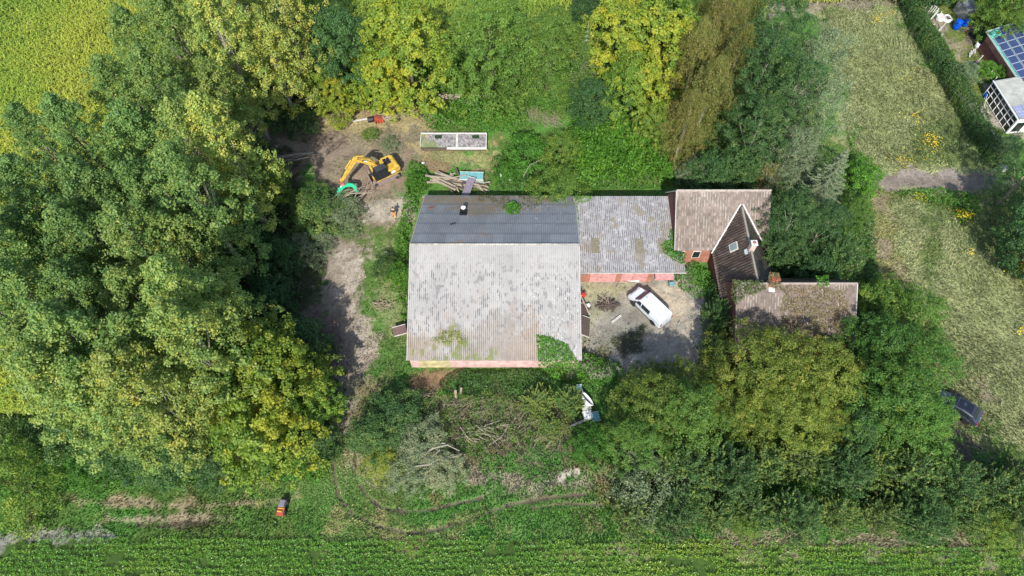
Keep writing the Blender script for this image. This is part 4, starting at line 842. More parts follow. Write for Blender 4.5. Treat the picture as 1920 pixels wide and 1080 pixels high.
maize('maize_field', 'yellowing maize strip at the top edge above the meadow', G([(1450, -140), (1720, -140), (1690, 3), (1460, 10)], .8), 60, 1.5, .75, 203, 1.9)
# beet crop in the foreground
rng = np.random.default_rng(204); bp = []
for r in np.arange(3.0, 14.6, .5):
    xx = np.arange(-56, 56, .19); xx = xx + rng.normal(size=len(xx)) * .07; bp.append(np.stack([xx, r + rng.normal(size=len(xx)) * .08 + .15 * np.sin(xx * .13) + .06 * np.sin(xx * .9 + r * 3)], -1))
bp = np.concatenate(bp); e = sdist(bp[:, 0], bp[:, 1], fieldB) + (fbm(bp[:, 0] * .8, bp[:, 1] * .8, 5) - .5) * 1.6
gap = fbm(bp[:, 0] * .5, bp[:, 1] * .9, 6); bp = bp[(e > 0) & (gap > .3) & (np.abs(((bp[:, 0] * .02 + bp[:, 1]) % 7.2) - 3.9) > .14)]
pale = sdist(bp[:, 0], bp[:, 1], G([(-60, 1000), (240, 1003), (70, 1016), (15, 1045), (-60, 1065)])); bp = bp[pale < .1]
k = np.repeat(np.arange(len(bp)), 13); az = rng.uniform(0, 2 * np.pi, len(k)); el = rng.uniform(.15, 1.2, len(k)); L = rng.uniform(.12, .36, len(k))
c = np.stack([bp[k, 0] + np.cos(az) * np.cos(el) * L * .8, bp[k, 1] + np.sin(az) * np.cos(el) * L * .8, .02 + np.sin(el) * L * 1.1], -1)
nn = unit(np.stack([-np.cos(az) * .4, -np.sin(az) * .4, np.ones(len(k))], -1) + rng.normal(size=c.shape) * .45)
V, Qd = cards(c, nn, rng.uniform(.09, .2, len(k)), .5, rng)
hu = .2 + rng.normal(size=len(k)) * .13 + (fbm(bp[k, 0] * .12, bp[k, 1] * .3, 8) - .5) * .6 + (rng.uniform(size=len(k)) < .02) * .4
tag(link('beet_crop', new_mesh('beet_crop', V, Qd, hue=hu), M['beet']), 'rows of bright green beet leaves across the foreground field', kind='stuff')
# ragwort flowers in the meadow
rng = np.random.default_rng(205)
FL = [(1662, 30, 6, 10), (1640, 42, 5, 12), (1712, 225, 10, 22), (1740, 272, 10, 30), (1743, 262, 6, 16), (1690, 308, 9, 20), (1722, 375, 5, 10), (1798, 408, 6, 22), (1812, 412, 5, 12), (1812, 477, 4, 7), (1912, 505, 8, 60), (1916, 520, 6, 30), (1911, 625, 4, 12), (1733, 300, 14, 12), (1650, 40, 10, 8), (1700, 150, 14, 7)]
FV, FS = [], []
for a, b, r, n in FL:
    q = P(a, b); n *= 4; r = r * .085; cx, cy = q.x + rng.normal(size=n) * r, q.y + rng.normal(size=n) * r
    c = np.stack([cx, cy, rng.uniform(.45, .75, n)], -1); V, Qd = cards(c, unit(rng.normal(size=(n, 3)) * .4 + [0, 0, 1]), rng.uniform(.07, .17, n), .8, rng)
    FV.append(V)
FV = np.concatenate(FV)
tag(link('ragwort_flowers', new_mesh('ragwort_flowers', FV, np.arange(len(FV)).reshape(-1, 4)), M['flower']), 'yellow ragwort flowers in clumps over the right hand meadow', kind='stuff')
# ------------------------------------------------------------------ green mats of nettle, bramble and ivy (stuff)
GP = (0, 0, 0, 0, 0)
def mat_of(label, pts, h, m='bright', hue=.35, dens=70, size=.24, seed=0, edge=.6, name='ground_cover', clump=.6, cut=0, hv=.12):
    return leaf_patch(name, label, 'ground cover', pts, (0, 0, 0, 0, 0), dens, size, m, hue, h, hv, seed=seed, edge=edge, kind='stuff', clump=clump, cut=cut)
mat_of('bright green nettle bed filling the corner behind the garage wing', [(1062, 240), (1180, 215), (1260, 250), (1262, 345), (1240, 356), (1075, 358)], 2.2, 'bright', .52, 120, .26, 21, .3)
mat_of('green bramble mat behind the shed ruin', [(790, 205), (870, 190), (960, 196), (1000, 240), (960, 250), (800, 245)], 1.3, 'bright', .48, 100, .24, 22, .5)
mat_of('green weeds along the left wall of the barn', [(770, 300), (800, 310), (812, 345), (790, 370), (772, 430), (768, 520), (758, 620), (745, 560), (738, 470), (755, 380)], 1.1, 'bright', .42, 80, .22, 23, .7)
mat_of('scrub of weeds between shed ruin and barn', [(920, 300), (1060, 280), (1060, 362), (930, 362)], 1.6, 'dark', .62, 80, .22, 24, .7)
mat_of('dark ivy carpet below the pink barn wall', [(850, 694), (1010, 694), (1050, 720), (1010, 750), (850, 748), (820, 720)], .8, 'dark', .5, 110, .17, 25, .4)
mat_of('green thicket at the front right corner of the barn', [(1010, 672), (1090, 660), (1160, 680), (1185, 715), (1090, 725), (1030, 715)], 1.4, 'bright', .3, 90, .22, 26, .6)
mat_of('weeds between the yard and the cottage', [(1262, 515), (1300, 490), (1345, 520), (1345, 560), (1300, 560), (1268, 540)], .9, 'bright', .4, 90, .2, 27, .6)
mat_of('dark greenery climbing at the left end of the cottage', [(1318, 530), (1372, 520), (1384, 560), (1375, 660), (1325, 660), (1312, 600)], 2.0, 'dark', .5, 100, .24, 28, .5)
mat_of('weeds under the bushes along the left front edge', [(60, 850), (300, 870), (560, 870), (630, 840), (610, 905), (300, 915), (100, 925)], .6, 'bright', .3, 60, .24, 29, 1.2)
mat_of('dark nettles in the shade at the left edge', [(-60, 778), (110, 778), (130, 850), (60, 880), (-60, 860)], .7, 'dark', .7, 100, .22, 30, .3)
mat_of('undergrowth under the hedge trees in the right foreground', [(1140, 860), (1300, 840), (1700, 860), (1960, 870), (1960, 985), (1500, 1000), (1180, 985)], .9, 'bright', .15, 60, .24, 31, .8)
mat_of('undergrowth behind the brick house', [(1262, 230), (1420, 240), (1600, 300), (1600, 330), (1450, 360), (1262, 358)], 1.2, 'dark', .45, 60, .24, 32, .6)
mat_of('undergrowth right of the brick house', [(1440, 360), (1600, 330), (1640, 420), (1640, 560), (1610, 700), (1600, 520), (1440, 520)], 1.2, 'dark', .6, 60, .24, 33, .8)
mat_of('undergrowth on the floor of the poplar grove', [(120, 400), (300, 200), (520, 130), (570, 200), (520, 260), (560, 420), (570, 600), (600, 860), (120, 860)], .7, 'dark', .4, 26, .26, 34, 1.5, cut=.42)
mat_of('green undergrowth below the trees along the top', [(560, 120), (840, 120), (1120, 120), (1300, 160), (1262, 245), (1100, 235), (960, 205), (830, 190), (600, 205)], 1.2, 'bright', .35, 55, .25, 35, .8)
mat_of('light green weeds on the ditch bank in the left foreground', [(80, 986), (440, 990), (620, 940), (1180, 960), (1180, 1000), (80, 1000)], .35, 'bright', .3, 40, .17, 36, 1.2, cut=.48)
mat_of('ragged green growth along the meadow edge', [(1590, 260), (1625, 300), (1640, 360), (1630, 460), (1660, 560), (1640, 620), (1600, 480), (1590, 330)], .8, 'bright', .4, 60, .2, 37, 1.0)
mat_of('leafy felled twigs mixed through the front brush heap', [(700, 740), (860, 730), (1080, 770), (1110, 830), (1000, 850), (820, 850)], 1.6, 'ash', .45, 90, .15, 41, .8, cut=.44)
mat_of('low weeds over the cleared ground in front of the barn', [(690, 740), (840, 730), (1100, 740), (1150, 850), (1000, 870), (700, 880)], .5, 'dark', .5, 40, .16, 38, 1.2, cut=.52)
mat_of('green weeds in the meadow corner below the dirt track', [(1660, 360), (1760, 352), (1830, 365), (1840, 400), (1800, 425), (1780, 390), (1700, 372)], .5, 'bright', .35, 60, .22, 39, 1.0)
mat_of('green growth on the garden side of the hedge', [(1702, 0), (1722, 5), (1790, 110), (1830, 190), (1812, 200), (1760, 120), (1715, 50)], .9, 'bright', .35, 90, .22, 40, .5)
# ------------------------------------------------------------------ the poplar grove
ROWS = [
 (20, [(300, .35), (385, .35), (470, .6), (538, .75)], 'topmost'),
 (110, [(265, .3), (350, .35), (435, .6), (510, .75)], 'second'),
 (210, [(250, .25), (335, .3), (425, .5)], 'third'),
 (295, [(95, .05), (185, .1), (285, .15), (375, .45), (440, .65)], 'fourth'),
 (400, [(28, .1), (118, .1), (212, .12), (305, .1), (392, .2)], 'fifth'),
 (490, [(20, .2), (110, .12), (200, .15), (290, .35), (352, .5)], 'sixth'),
 (585, [(14, .35), (100, .2), (195, .2), (285, .4), (370, .4), (440, .5)], 'seventh'),
 (675, [(120, .35), (200, .25), (300, .35), (385, .5)], 'eighth'),
 (745, [(150, .45), (225, .35), (300, .65)], 'lowest'),
]
ORD = ['leftmost', 'second from the left', 'third from the left', 'fourth from the left', 'fifth from the left', 'rightmost']
kk = 0
for yy, row, rn in ROWS:
    for j, (xx, au) in enumerate(row):
        kk += 1; key = ['poplar_a', 'poplar_b', 'poplar_c'][(kk * 7) % 3]
        w_ = 'yellowing poplar' if au > .55 else ('yellow green poplar' if au > .3 else 'silver green poplar')
        pos = 'rightmost' if j == len(row) - 1 else ORD[j]
        plant(key, 'poplar_tree', xx + random.uniform(-10, 10), yy + random.uniform(-10, 10), random.uniform(.9, 1.06) * (.8 if (yy == 295 and j == 0) else 1) * (.82 if yy == 755 else 1) * (.75 if xx == 440 and yy == 585 else 1),
              f'{w_}, {pos} in the {rn} row of the grove', 'poplar', (au - .3) * .75, 'poplars of the grove')
# ------------------------------------------------------------------ other trees and bushes: kind, x, y, scale, shift, label
TL = [
 ('maple_b', 'maple_tree', 462, 690, 1.0, -.05, 'green maple at the lower right edge of the poplar grove'),
 ('maple_a', 'maple_tree', 522, 712, .86, .14, 'bright yellow maple beside the dirt path left of the barn'),
 ('maple_b', 'maple_tree', 495, 812, .92, .06, 'yellow green maple at the bottom right corner of the grove'),
 ('maple_b', 'maple_tree', 580, 750, .62, -.04, 'small green maple between yellow maple and dirt path'),
 ('maple_b', 'maple_tree', 440, 775, .55, .08, 'small golden maple below the green maple of the grove'),
 ('oak_dark', 'oak_tree', 640, 95, 1.05, .06, 'dark green round oak at the top, left of the yellow maple'),
 ('maple_a', 'maple_tree', 762, 92, 1.12, .17, 'large golden yellow maple at the top, right of the dark oak'),
 ('maple_b', 'maple_tree', 712, 150, .72, .17, 'lower yellow maple at the foot of the golden maple'),
 ('maple_b', 'maple_tree', 588, 160, .62, .1, 'small yellow maple half hidden by the dark oak'),
 ('maple_b', 'maple_tree', 630, 185, .5, .3, 'low yellow maple above the cleared soil'),
 ('green_a', 'lime_tree', 575, 40, .9, -.05, 'dark green lime tree between poplars and the dark oak'),
 ('ash_a', 'ash_tree', 920, 95, 1.12, .05, 'tall pale green ash reaching into the maize field'),
 ('ash_b', 'ash_tree', 872, 100, .55, .0, 'small green ash at the lower left of the tall ash'),
 ('ash_b', 'ash_tree', 965, 140, .8, .02, 'small green ash at the lower right of the tall ash'),
 ('ash_a', 'ash_tree', 1030, 105, .9, .05, 'round green ash between the tall ash and the fir'),
 ('fir', 'fir_tree', 1095, 115, 1.0, .0, 'grey green fir left of the yellow chestnut'),
 ('oak_dark', 'holly_tree', 1112, 195, .62, -.12, 'low very dark bush under the fir'),
 ('oak_dark', 'holly_tree', 1105, 20, .6, -.2, 'dark round bush standing in the maize at the top'),
 ('maple_a', 'chestnut_tree', 1160, 75, .95, .24, 'bright yellow chestnut at the top centre'),
 ('maple_b', 'chestnut_tree', 1238, 75, 1.12, -.04, 'broad yellow green chestnut right of the bright yellow one'),
 ('maple_b', 'chestnut_tree', 1190, 165, .85, .0, 'lower yellow green chestnut below the bright yellow one'),
 ('green_b', 'walnut_tree', 1228, 240, .75, .25, 'small lime green tree above the nettle bed'),
 ('ash_b', 'ash_tree', 1310, 40, .9, .05, 'green ash at the top edge between chestnut and birch'),
 ('birch_a', 'birch_tree', 1340, 60, 1.05, .12, 'reddish brown birch at the top edge'),
 ('birch_a', 'birch_tree', 1300, 120, 1.0, .08, 'brown birch behind the broad chestnut'),
 ('birch_a', 'birch_tree', 1375, 130, 1.0, .0, 'olive birch beside the dark locust tree'),
 ('birch_a', 'birch_tree', 1325, 190, 1.0, -.02, 'olive brown birch in the middle of the birch clump'),
 ('birch_a', 'birch_tree', 1285, 235, .85, .08, 'golden brown birch at the lower end of the birch clump'),
 ('birch_a', 'birch_tree', 1395, 35, .9, -.05, 'green brown birch at the top right of the clump'),
 ('locust', 'locust_tree', 1455, 75, 1.0, -.02, 'dark green locust tree next to the meadow corner'),
 ('locust', 'locust_tree', 1425, 150, 1.0, -.08, 'dark locust tree beside the olive birch'),
 ('locust', 'locust_tree', 1470, 195, 1.0, .0, 'locust tree between dark locust and silver willows'),
 ('locust', 'locust_tree', 1415, 255, .85, -.02, 'low dark locust tree behind the brick house'),
 ('silver_a', 'willow_tree', 1530, 125, 1.0, .0, 'silver green willow leaning over the upper meadow'),
 ('silver_a', 'willow_tree', 1525, 215, .95, .1, 'grey silver willow left of the dry meadow'),
 ('silver_a', 'willow_tree', 1480, 290, .75, .06, 'brownish silver willow above the bare bush'),
 ('spruce', 'spruce_tree', 1555, 335, 1.05, .0, 'pale spruce with drooping branches by the dirt track'),
 ('spruce', 'spruce_tree', 1510, 300, .8, -.05, 'smaller grey spruce left of the pale spruce'),
 ('bare_bush', 'dry_bush', 1440, 325, 1.1, .05, 'bare yellow twigged bush at the right gable of the brick house'),
 ('locust', 'walnut_tree', 1478, 420, .72, -.05, 'dark walnut touching the right end of the brick house roof'),
 ('shoots_c', 'elder_bush', 1460, 465, .95, .0, 'elder bush right of the cross gable'),
 ('shoots_c', 'elder_bush', 1352, 588, .72, .02, 'green elder covering the left gable of the cottage'),
 ('shoots_a', 'elder_bush', 1340, 650, .75, .0, 'feathery green bush at the right edge of the yard'),
 ('shoots_c', 'elder_bush', 1372, 560, .62, .1, 'green shoots in front of the cross gable end'),
 ('locust', 'walnut_tree', 1540, 430, .62, -.15, 'very dark walnut in the middle of the right hand thicket'),
 ('shoots_c', 'elder_bush', 1585, 475, .95, .1, 'large elder bush with pale leaf tips beside the meadow'),
 ('ash_b', 'hazel_bush', 1600, 400, .42, .0, 'round green hazel below the pale spruce'),
 ('bush_dark', 'holly_bush', 1530, 510, 1.0, -.05, 'dark bush behind the cottage ridge'),
 ('bush_green', 'hazel_bush', 1618, 330, .9, .1, 'light green bush at the left end of the dirt track'),
 ('bush_dark', 'holly_bush', 1335, 325, 1.1, .0, 'dark bush behind the brick house ridge'),
 ('bush_dark', 'holly_bush', 1395, 315, 1.1, .1, 'dark bush left of the bare yellow bush'),
 ('bush_silver', 'willow_bush', 1300, 320, .8, .0, 'grey leaved bush above the ridge end of the brick house'),
 ('green_b', 'hazel_tree', 1655, 570, 0.81, 0.14, 'light green tree right of the cottage'),
 ('green_a', 'hazel_tree', 1640, 660, 0.81, -0.10, 'dark green tree below the right end of the cottage'),
 ('ash_b', 'ash_tree', 1705, 600, .7, .0, 'grey green tree beside the meadow path'),
 ('green_a', 'hazel_tree', 1715, 685, 0.78, -0.04, 'green tree reaching into the meadow above the parked car'),
 ('green_a', 'hazel_tree', 1660, 750, 0.90, 0.00, 'bright green tree in the middle of the right hand group'),
 ('green_a', 'hazel_tree', 1712, 795, 0.74, -0.01, 'bright green tree partly covering the parked car'),
 ('oak_dark', 'oak_tree', 1600, 800, .55, .0, 'dark small oak between olive and green trees'),
 ('olive_a', 'hornbeam_tree', 1420, 700, .92, .14, 'olive yellow hornbeam in front of the cottage roof'),
 ('olive_a', 'hornbeam_tree', 1520, 712, .88, .18, 'golden olive hornbeam in front of the right half of the cottage'),
 ('olive_a', 'hornbeam_tree', 1475, 772, .8, .1, 'lower olive hornbeam below the golden one'),
 ('olive_b', 'hornbeam_tree', 1390, 775, .62, .0, 'dark olive hornbeam in shade left of the lower one'),
 ('olive_b', 'hornbeam_tree', 1550, 795, .6, .05, 'small olive hornbeam at the lower right of its group'),
 ('olive_b', 'cherry_tree', 1282, 722, .62, .0, 'grey olive cherry tree at the lower edge of the yard'),
 ('olive_a', 'cherry_tree', 1225, 765, .76, -.05, 'green cherry tree right of the scrap heap'),
 ('ash_b', 'cherry_tree', 1285, 785, .78, .02, 'green cherry tree below the grey olive one'),
 ('olive_b', 'cherry_tree', 1212, 722, .5, .1, 'yellow tipped cherry tree above the scrap heap'),
 ('ash_b', 'cherry_tree', 1195, 835, .65, -.06, 'dark green cherry tree nearest the cleared strip'),
 ('bush_olive', 'willow_bush', 10, 908, 1.45, .08, 'large pale olive willow bush at the lower left edge'),
 ('bush_dark', 'elder_bush', 150, 812, 1.2, .2, 'dark teal bush at the lower left corner of the grove'),
 ('bush_dark', 'elder_bush', 235, 838, 1.2, .05, 'dark bush below the lowest poplars, left of two'),
 ('bush_dark', 'elder_bush', 345, 828, 1.35, .08, 'tall dark bush below the lowest poplars'),
 ('bush_dark', 'elder_bush', 300, 872, .85, .14, 'low dark bush above the mown strips'),
 ('bush_dark', 'elder_bush', 405, 862, .95, .1, 'dark bush left of the yellow green corner maple'),
 ('bush_dark', 'elder_bush', 592, 828, .8, .1, 'dark bush between corner maple and wheel ruts'),
 ('bush_green', 'hazel_bush', 160, 868, .8, -.1, 'green bush right of the olive willow bush'),
 ('bush_green', 'hazel_bush', 560, 850, .6, -.15, 'low green bush under the corner maple'),
 ('bush_dark', 'elder_bush', 560, 640, 1.1, .0, 'dark bush above the yellow maple by the path'),
 ('bush_dark', 'elder_bush', 500, 560, 1.1, -.08, 'dark bush in the shade of the grove, middle of its edge'),
 ('bush_dark', 'elder_bush', 440, 440, 1.3, -.05, 'dark bush under the poplars left of the brush heap'),
 ('bush_dark', 'elder_bush', 520, 480, .9, .0, 'low dark bush right of the leaning trunk'),
 ('green_b', 'maple_tree', 500, 340, .8, .2, 'small yellow green maple at the edge left of the excavator'),
 ('bush_dark', 'elder_bush', 520, 205, 1.0, .0, 'dark bush at the top left of the clearing'),
 ('bush_dark', 'elder_bush', 560, 225, .8, .05, 'small dark bush at the top left of the clearing'),
 ('bush_olive', 'willow_bush', 1045, 355, 1.15, .0, 'olive willow bush overhanging the rear eave of the barn'),
 ('bush_olive', 'willow_bush', 1050, 285, 1.0, .05, 'olive bush at the left edge of the nettle bed'),
 ('bush_green', 'hazel_bush', 985, 290, 1.1, -.08, 'green bush right of the shed ruin'),
 ('bush_green', 'hazel_bush', 955, 325, .7, -.1, 'green bush right of the plank pile'),
 ('bush_green', 'hazel_bush', 780, 340, .5, .0, 'bright green bush at the rear left corner of the barn'),
 ('bush_green', 'hazel_bush', 752, 515, .6, .1, 'bright green bush against the left barn wall'),
 ('bush_dark', 'elder_bush', 722, 500, .55, .2, 'grey green bush by the path left of the barn'),
 ('bush_dark', 'holly_bush', 740, 780, 1.15, -.05, 'dark bush left of the felled branches'),
 ('bush_dark', 'holly_bush', 700, 815, .9, .2, 'bush with lighter leaves at the path end'),
 ('bush_silver', 'willow_bush', 790, 830, 1.1, .1, 'felled silver leaved crown at the left of the brush'),
 ('bush_silver', 'willow_bush', 760, 880, .9, .05, 'felled silver branches nearest the ruts'),
 ('bush_silver', 'willow_bush', 830, 880, .9, .25, 'felled pale green branches right of the silver ones'),
 ('bush_olive', 'willow_bush', 720, 870, .7, .25, 'brownish dry bush left of the felled silver branches'),
 ('shoots_b', 'cherry_laurel', 1010, 750, .85, .2, 'felled fresh green bush in front of the barn'),
 ('shoots_b', 'cherry_laurel', 1070, 745, .7, .22, 'fresh green bush left of the scrap heap'),
 ('shoots_b', 'cherry_laurel', 1030, 800, .6, .12, 'felled green bush below the larger ones'),
 ('bush_green', 'hazel_bush', 1110, 830, .8, -.18, 'low dark green bush below the scrap heap'),
 ('bush_dark', 'elder_bush', 590, 400, 1.25, .15, 'felled dark crown below the excavator'),
 ('bush_silver', 'willow_bush', 640, 400, 1.1, -.05, 'felled grey green crown below the green grapple'),
 ('bush_silver', 'willow_bush', 585, 460, 1.0, -.05, 'felled grey crown at the head of the dirt path'),
 ('bush_dark', 'elder_bush', 588, 362, .7, .05, 'felled dark green crown left of the grapple'),
 ('bush_silver', 'willow_bush', 732, 268, .5, .0, 'felled silver crown behind the excavator'),
 ('bush_olive', 'elder_bush', 695, 250, .4, -.1, 'felled olive crown above the excavator'),
 ('silver_a', 'willow_tree', 1890, 275, .35, -.02, 'grey willow below the conservatory'),
 ('locust', 'oak_tree', 1935, 318, .8, .0, 'dark oak at the right edge above the dirt track'),
 ('oak_dark', 'oak_tree', 1975, 440, 1.0, -.1, 'dark oak just past the right edge shading the meadow'),
 ('green_b', 'hazel_tree', 1880, 22, .95, .12, 'yellow green tree behind the solar roof'),
 ('ash_b', 'apple_tree', 1930, 20, .9, .15, 'tree at the top right corner'),
 ('green_b', 'hazel_tree', 1838, -22, .7, .0, 'green tree above the garden barrels'),
 ('green_b', 'hazel_tree', 1772, -20, .6, .05, 'green bush above the white frames'),
 ('bush_dark', 'holly_bush', 1735, -22, 1.2, -.1, 'dark bush at the top end of the hedge'),
 ('bush_silver', 'lavender_bush', 1808, 140, .8, -.1, 'grey green garden bush beside the hedge'),
 ('bush_green', 'garden_shrub', 1850, 132, .55, .2, 'lime green garden shrub by the brick wall'),
 ('bush_green', 'garden_shrub', 1873, 138, .5, .05, 'green garden shrub at the conservatory corner'),
]
for key, nm, a, b, s_, sh, lab in TL:
    flat_ = .6 if 'felled' in lab else 1
    plant(key, nm, a, b, s_, lab, nm.split('_')[-1] if nm != 'cherry_laurel' else 'laurel', sh + (.15 if flat_ < 1 else 0), sz=flat_, parts=('stems', 'foliage') if 'bush' in key or 'shoots' in key else ('trunk', 'crown'))
# thorny hedge trees along the right foreground, two staggered rows
HR = [(1215, 905), (1290, 880), (1370, 885), (1440, 865), (1520, 855), (1590, 880), (1655, 870), (1720, 890), (1800, 905), (1870, 915), (1935, 925)]
HR2 = [(1195, 965), (1270, 955), (1345, 965), (1420, 955), (1500, 965), (1580, 960), (1660, 965), (1740, 965), (1830, 960), (1910, 970)]
for rw, L, sc in (('rear', HR, 1.1), ('front', HR2, .85)):
    for j, (a, b) in enumerate(L):
        key = 'bush_silver' if (rw == 'rear' and j < 2) else ['shoots_a', 'shoots_b', 'shoots_c'][(j * 5 + (rw == 'rear')) % 3]
        if rw == 'rear' and j < 2: key = ['bush_silver', 'shoots_c'][j]
        n_ = ['first', 'second', 'third', 'fourth', 'fifth', 'sixth', 'seventh', 'eighth', 'ninth', 'tenth', 'last'][j]
        plant(key, 'thorn_bush', a, b, sc * random.uniform(.9, 1.1) * (1.2 if key == 'bush_silver' else 1), f'dark thorn bush with pale shoots, {n_} from the left in the {rw} row', 'bush', random.uniform(.02, .24), 'thorn bushes along the right foreground', parts=('stems', 'foliage'))
for a, b, s_, sh, lab in [(1860, 985, .7, .12, 'yellow green low bush at the lower right edge'), (1730, 940, .6, .1, 'brown twiggy bush among the thorn bushes'), (1400, 985, .5, .1, 'low bush at the crop edge')]:
    plant('bush_olive' if sh > .05 else 'bush_dark', 'bramble_bush', a, b, s_, lab, 'bush', sh, parts=('stems', 'foliage'))
# clipped hedge between meadow and garden
def hedge(label, pts, wid, h, dens, seed):
    rng = np.random.default_rng(seed); C, Nn = [], []
    W = [P(a, b) for a, b in pts]
    for a, b in zip(W[:-1], W[1:]):
        d = (b - a); L = d.length; d.normalize(); nrm = Vector((-d.y, d.x, 0)); n = int(L * dens)
        t = rng.uniform(0, 1, n) * L; ph = rng.uniform(-.15, np.pi + .15, n)
        bump = 1 + .6 * (fbm(t * 1.1 + a.x, ph * 1.2, seed) - .5) * 2
        ox = np.cos(ph) * wid * .5 * bump; oz = h * .35 + np.sin(ph) * h * .65 * bump; oz = np.where(rng.uniform(size=n) < .25, rng.uniform(0, 1, n) * oz, oz)
        C.append(np.stack([a.x + d.x * t + nrm.x * ox, a.y + d.y * t + nrm.y * ox, oz + rng.normal(size=n) * .08], -1) + rng.normal(size=(n, 3)) * .07)
        Nn.append(unit(np.stack([nrm.x * np.cos(ph), nrm.y * np.cos(ph), np.sin(ph)], -1) + rng.normal(size=(n, 3)) * .5))
    c, nn = np.concatenate(C), np.concatenate(Nn); V, Qd = cards(c, nn, .19 * rng.uniform(.6, 1.3, len(c)), .55, rng)
    hu = .12 + (fbm(c[:, 0] * .5, c[:, 1] * .5, seed) - .5) * .7 + rng.normal(size=len(c)) * .1
    e = thing('hedge', label, 'hedge', tuple(W[0])); o = link('foliage', new_mesh('hedge_foliage', V - np.array(W[0]), Qd, hue=hu), M['dark'], e)
    mb = MB(); 
    for k in range(0, len(c), max(1, len(c) // 60)): mb.tube([(c[k][0] - W[0].x, c[k][1] - W[0].y, 0), tuple(c[k] - np.array(W[0]))], [.03, .01], 4)
    mb.build('stems', M['bark'], e)
hedge('long dark green hedge between the dry meadow and the garden', [(1686, -20), (1722, 70), (1765, 140), (1800, 200), (1835, 265), (1862, 305)], 2.1, 2.4, 900, 301)
hedge('dark hedge remnant at the corner where the dirt track leaves the meadow', [(1850, 300), (1880, 318), (1900, 312)], 2.2, 1.6, 500, 302)
# ------------------------------------------------------------------ machines and vehicles
def quadp(mb, pts, out=.0):
    return mb.add(pts, [tuple(range(len(pts)))])
def plate(pts, th, nrm):
    """thin raised panel: outline pts, thickness th along nrm"""
    n = Vector(nrm).normalized() * th; k = len(pts); mb = MB()
    A = [Vector(p) for p in pts]; B = [p + n for p in A]
    return mb.add(A + B, [tuple(range(k)), tuple(range(2 * k - 1, k - 1, -1))] + [(i, i + k, (i + 1) % k + k, (i + 1) % k) for i in range(k)])
ex = thing('excavator', 'yellow tracked excavator with a black cab and a green log grapple', 'excavator', (-15.9, 53.6, 0), rad(212)); ex.scale = (.94, .94, .94)
for sgn in (1, -1):
    mb = MB(); yc = 1.02 * sgn
    prof_ = [(-1.75, .2), (-1.55, .04), (1.55, .04), (1.8, .2), (1.9, .45), (1.75, .68), (1.5, .78), (-1.45, .78), (-1.72, .68), (-1.87, .45)]
    mb.prism(prof_, yc - .27, yc + .27); t_ = mb.build('track', M['mudsteel'], ex, bevel=.03)
    t_.rotation_euler = (0, 0, rad(-6)); gr = MB()
    for k in range(17):
        x = -1.6 + k * .2; gr.box(x - .03, x + .03, yc - .29, yc + .29, .775, .83); gr.box(x - .03, x + .03, yc - .29, yc + .29, .0, .045)
    gr.build('track_plates', M['mudsteel'], t_)
    for x in (-1.45, 1.5): MB().wheel((x, yc, .42), .3, .58, 'y', 14).build('sprocket', M['darkgrey'], t_)
MB().box(-1.2, 1.2, -.8, .8, .4, .8).box(-.7, .7, -.6, .6, .8, .98).build('undercarriage', M['darkgrey'], ex, bevel=.05)
MB().box(1.9, 2.1, -1.2, 1.2, .25, .7).build('dozer_blade', M['mudsteel'], ex, bevel=.03).rotation_euler = (0, 0, rad(-6))
up = MB().box(-1.7, 1.5, -1.24, 1.24, .98, 1.2).build('deck', M['darkgrey'], ex, bevel=.03)
MB().prism([(-2.0, 1.1), (-2.1, 1.5), (-2.0, 2.0), (-1.75, 2.15), (-1.4, 2.15), (-1.4, 1.1)], -1.2, 1.2, inset=[.12, .12, .16, .2, 0, 0]).build('counterweight', M['yellow'], ex, bevel=.08, seg=3)
hd = MB().box(-1.4, -.35, -1.24, 1.24, 1.2, 2.1).build('engine_hood', M['yellow'], ex, bevel=.07, seg=3)
lv = MB()
for k in range(5): lv.box(-1.28 + k * .17, -1.2 + k * .17, .35, 1.1, 2.1, 2.13)
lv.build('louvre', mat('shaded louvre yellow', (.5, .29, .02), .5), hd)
MB().box(-1.3, -.45, -.85, .2, 2.103, 2.2).build('hood_panel', M['black'], ex, bevel=.03)
MB().wheel((-.9, -.5, 2.35), .07, .35, 'z', 10).build('exhaust', M['chrome'], ex)
MB().box(-.35, 1.35, -1.22, -.42, 1.2, 1.75).box(-.35, .3, -1.2, -.45, 1.75, 1.95).build('side_tank', M['yellow'], ex, bevel=.06)
MB().box(1.55, 1.75, .55, .95, 1.2, 1.6).build('work_lamp_box', M['yellow'], ex, bevel=.04)
cb = MB().prism([(-.3, 1.2), (1.35, 1.2), (1.6, 1.7), (1.3, 2.82), (-.25, 2.85), (-.33, 2.2)], .32, 1.28, inset=[0, 0, 0, .05, .05, 0]).build('cab', M['black'], ex, bevel=.05)
MB().add([(-.2, .38, 2.87), (1.25, .38, 2.85), (1.25, 1.2, 2.85), (-.2, 1.2, 2.87), (-.2, .38, 2.93), (1.2, .38, 2.92), (1.2, 1.2, 2.92), (-.2, 1.2, 2.93)], [(3, 2, 1, 0), (4, 5, 6, 7), (0, 1, 5, 4), (1, 2, 6, 5), (2, 3, 7, 6), (3, 0, 4, 7)]).build('cab_roof', mat('cab roof grey', (.045, .047, .055), .4), cb, bevel=.02)
plate([(-.15, 1.285, 1.75), (.5, 1.285, 1.7), (.5, 1.25, 2.65), (-.15, 1.25, 2.7)], .02, (0, 1, 0)).build('window', M['glass'], cb)
plate([(.58, 1.285, 1.6), (1.4, 1.285, 1.7), (1.2, 1.245, 2.65), (.58, 1.25, 2.67)], .02, (0, 1, 0)).build('window', M['glass'], cb)
plate([(1.61, .42, 1.75), (1.61, 1.18, 1.75), (1.34, 1.14, 2.7), (1.34, .46, 2.7)], .02, (1, 0, .2)).build('windscreen', M['glass'], cb)
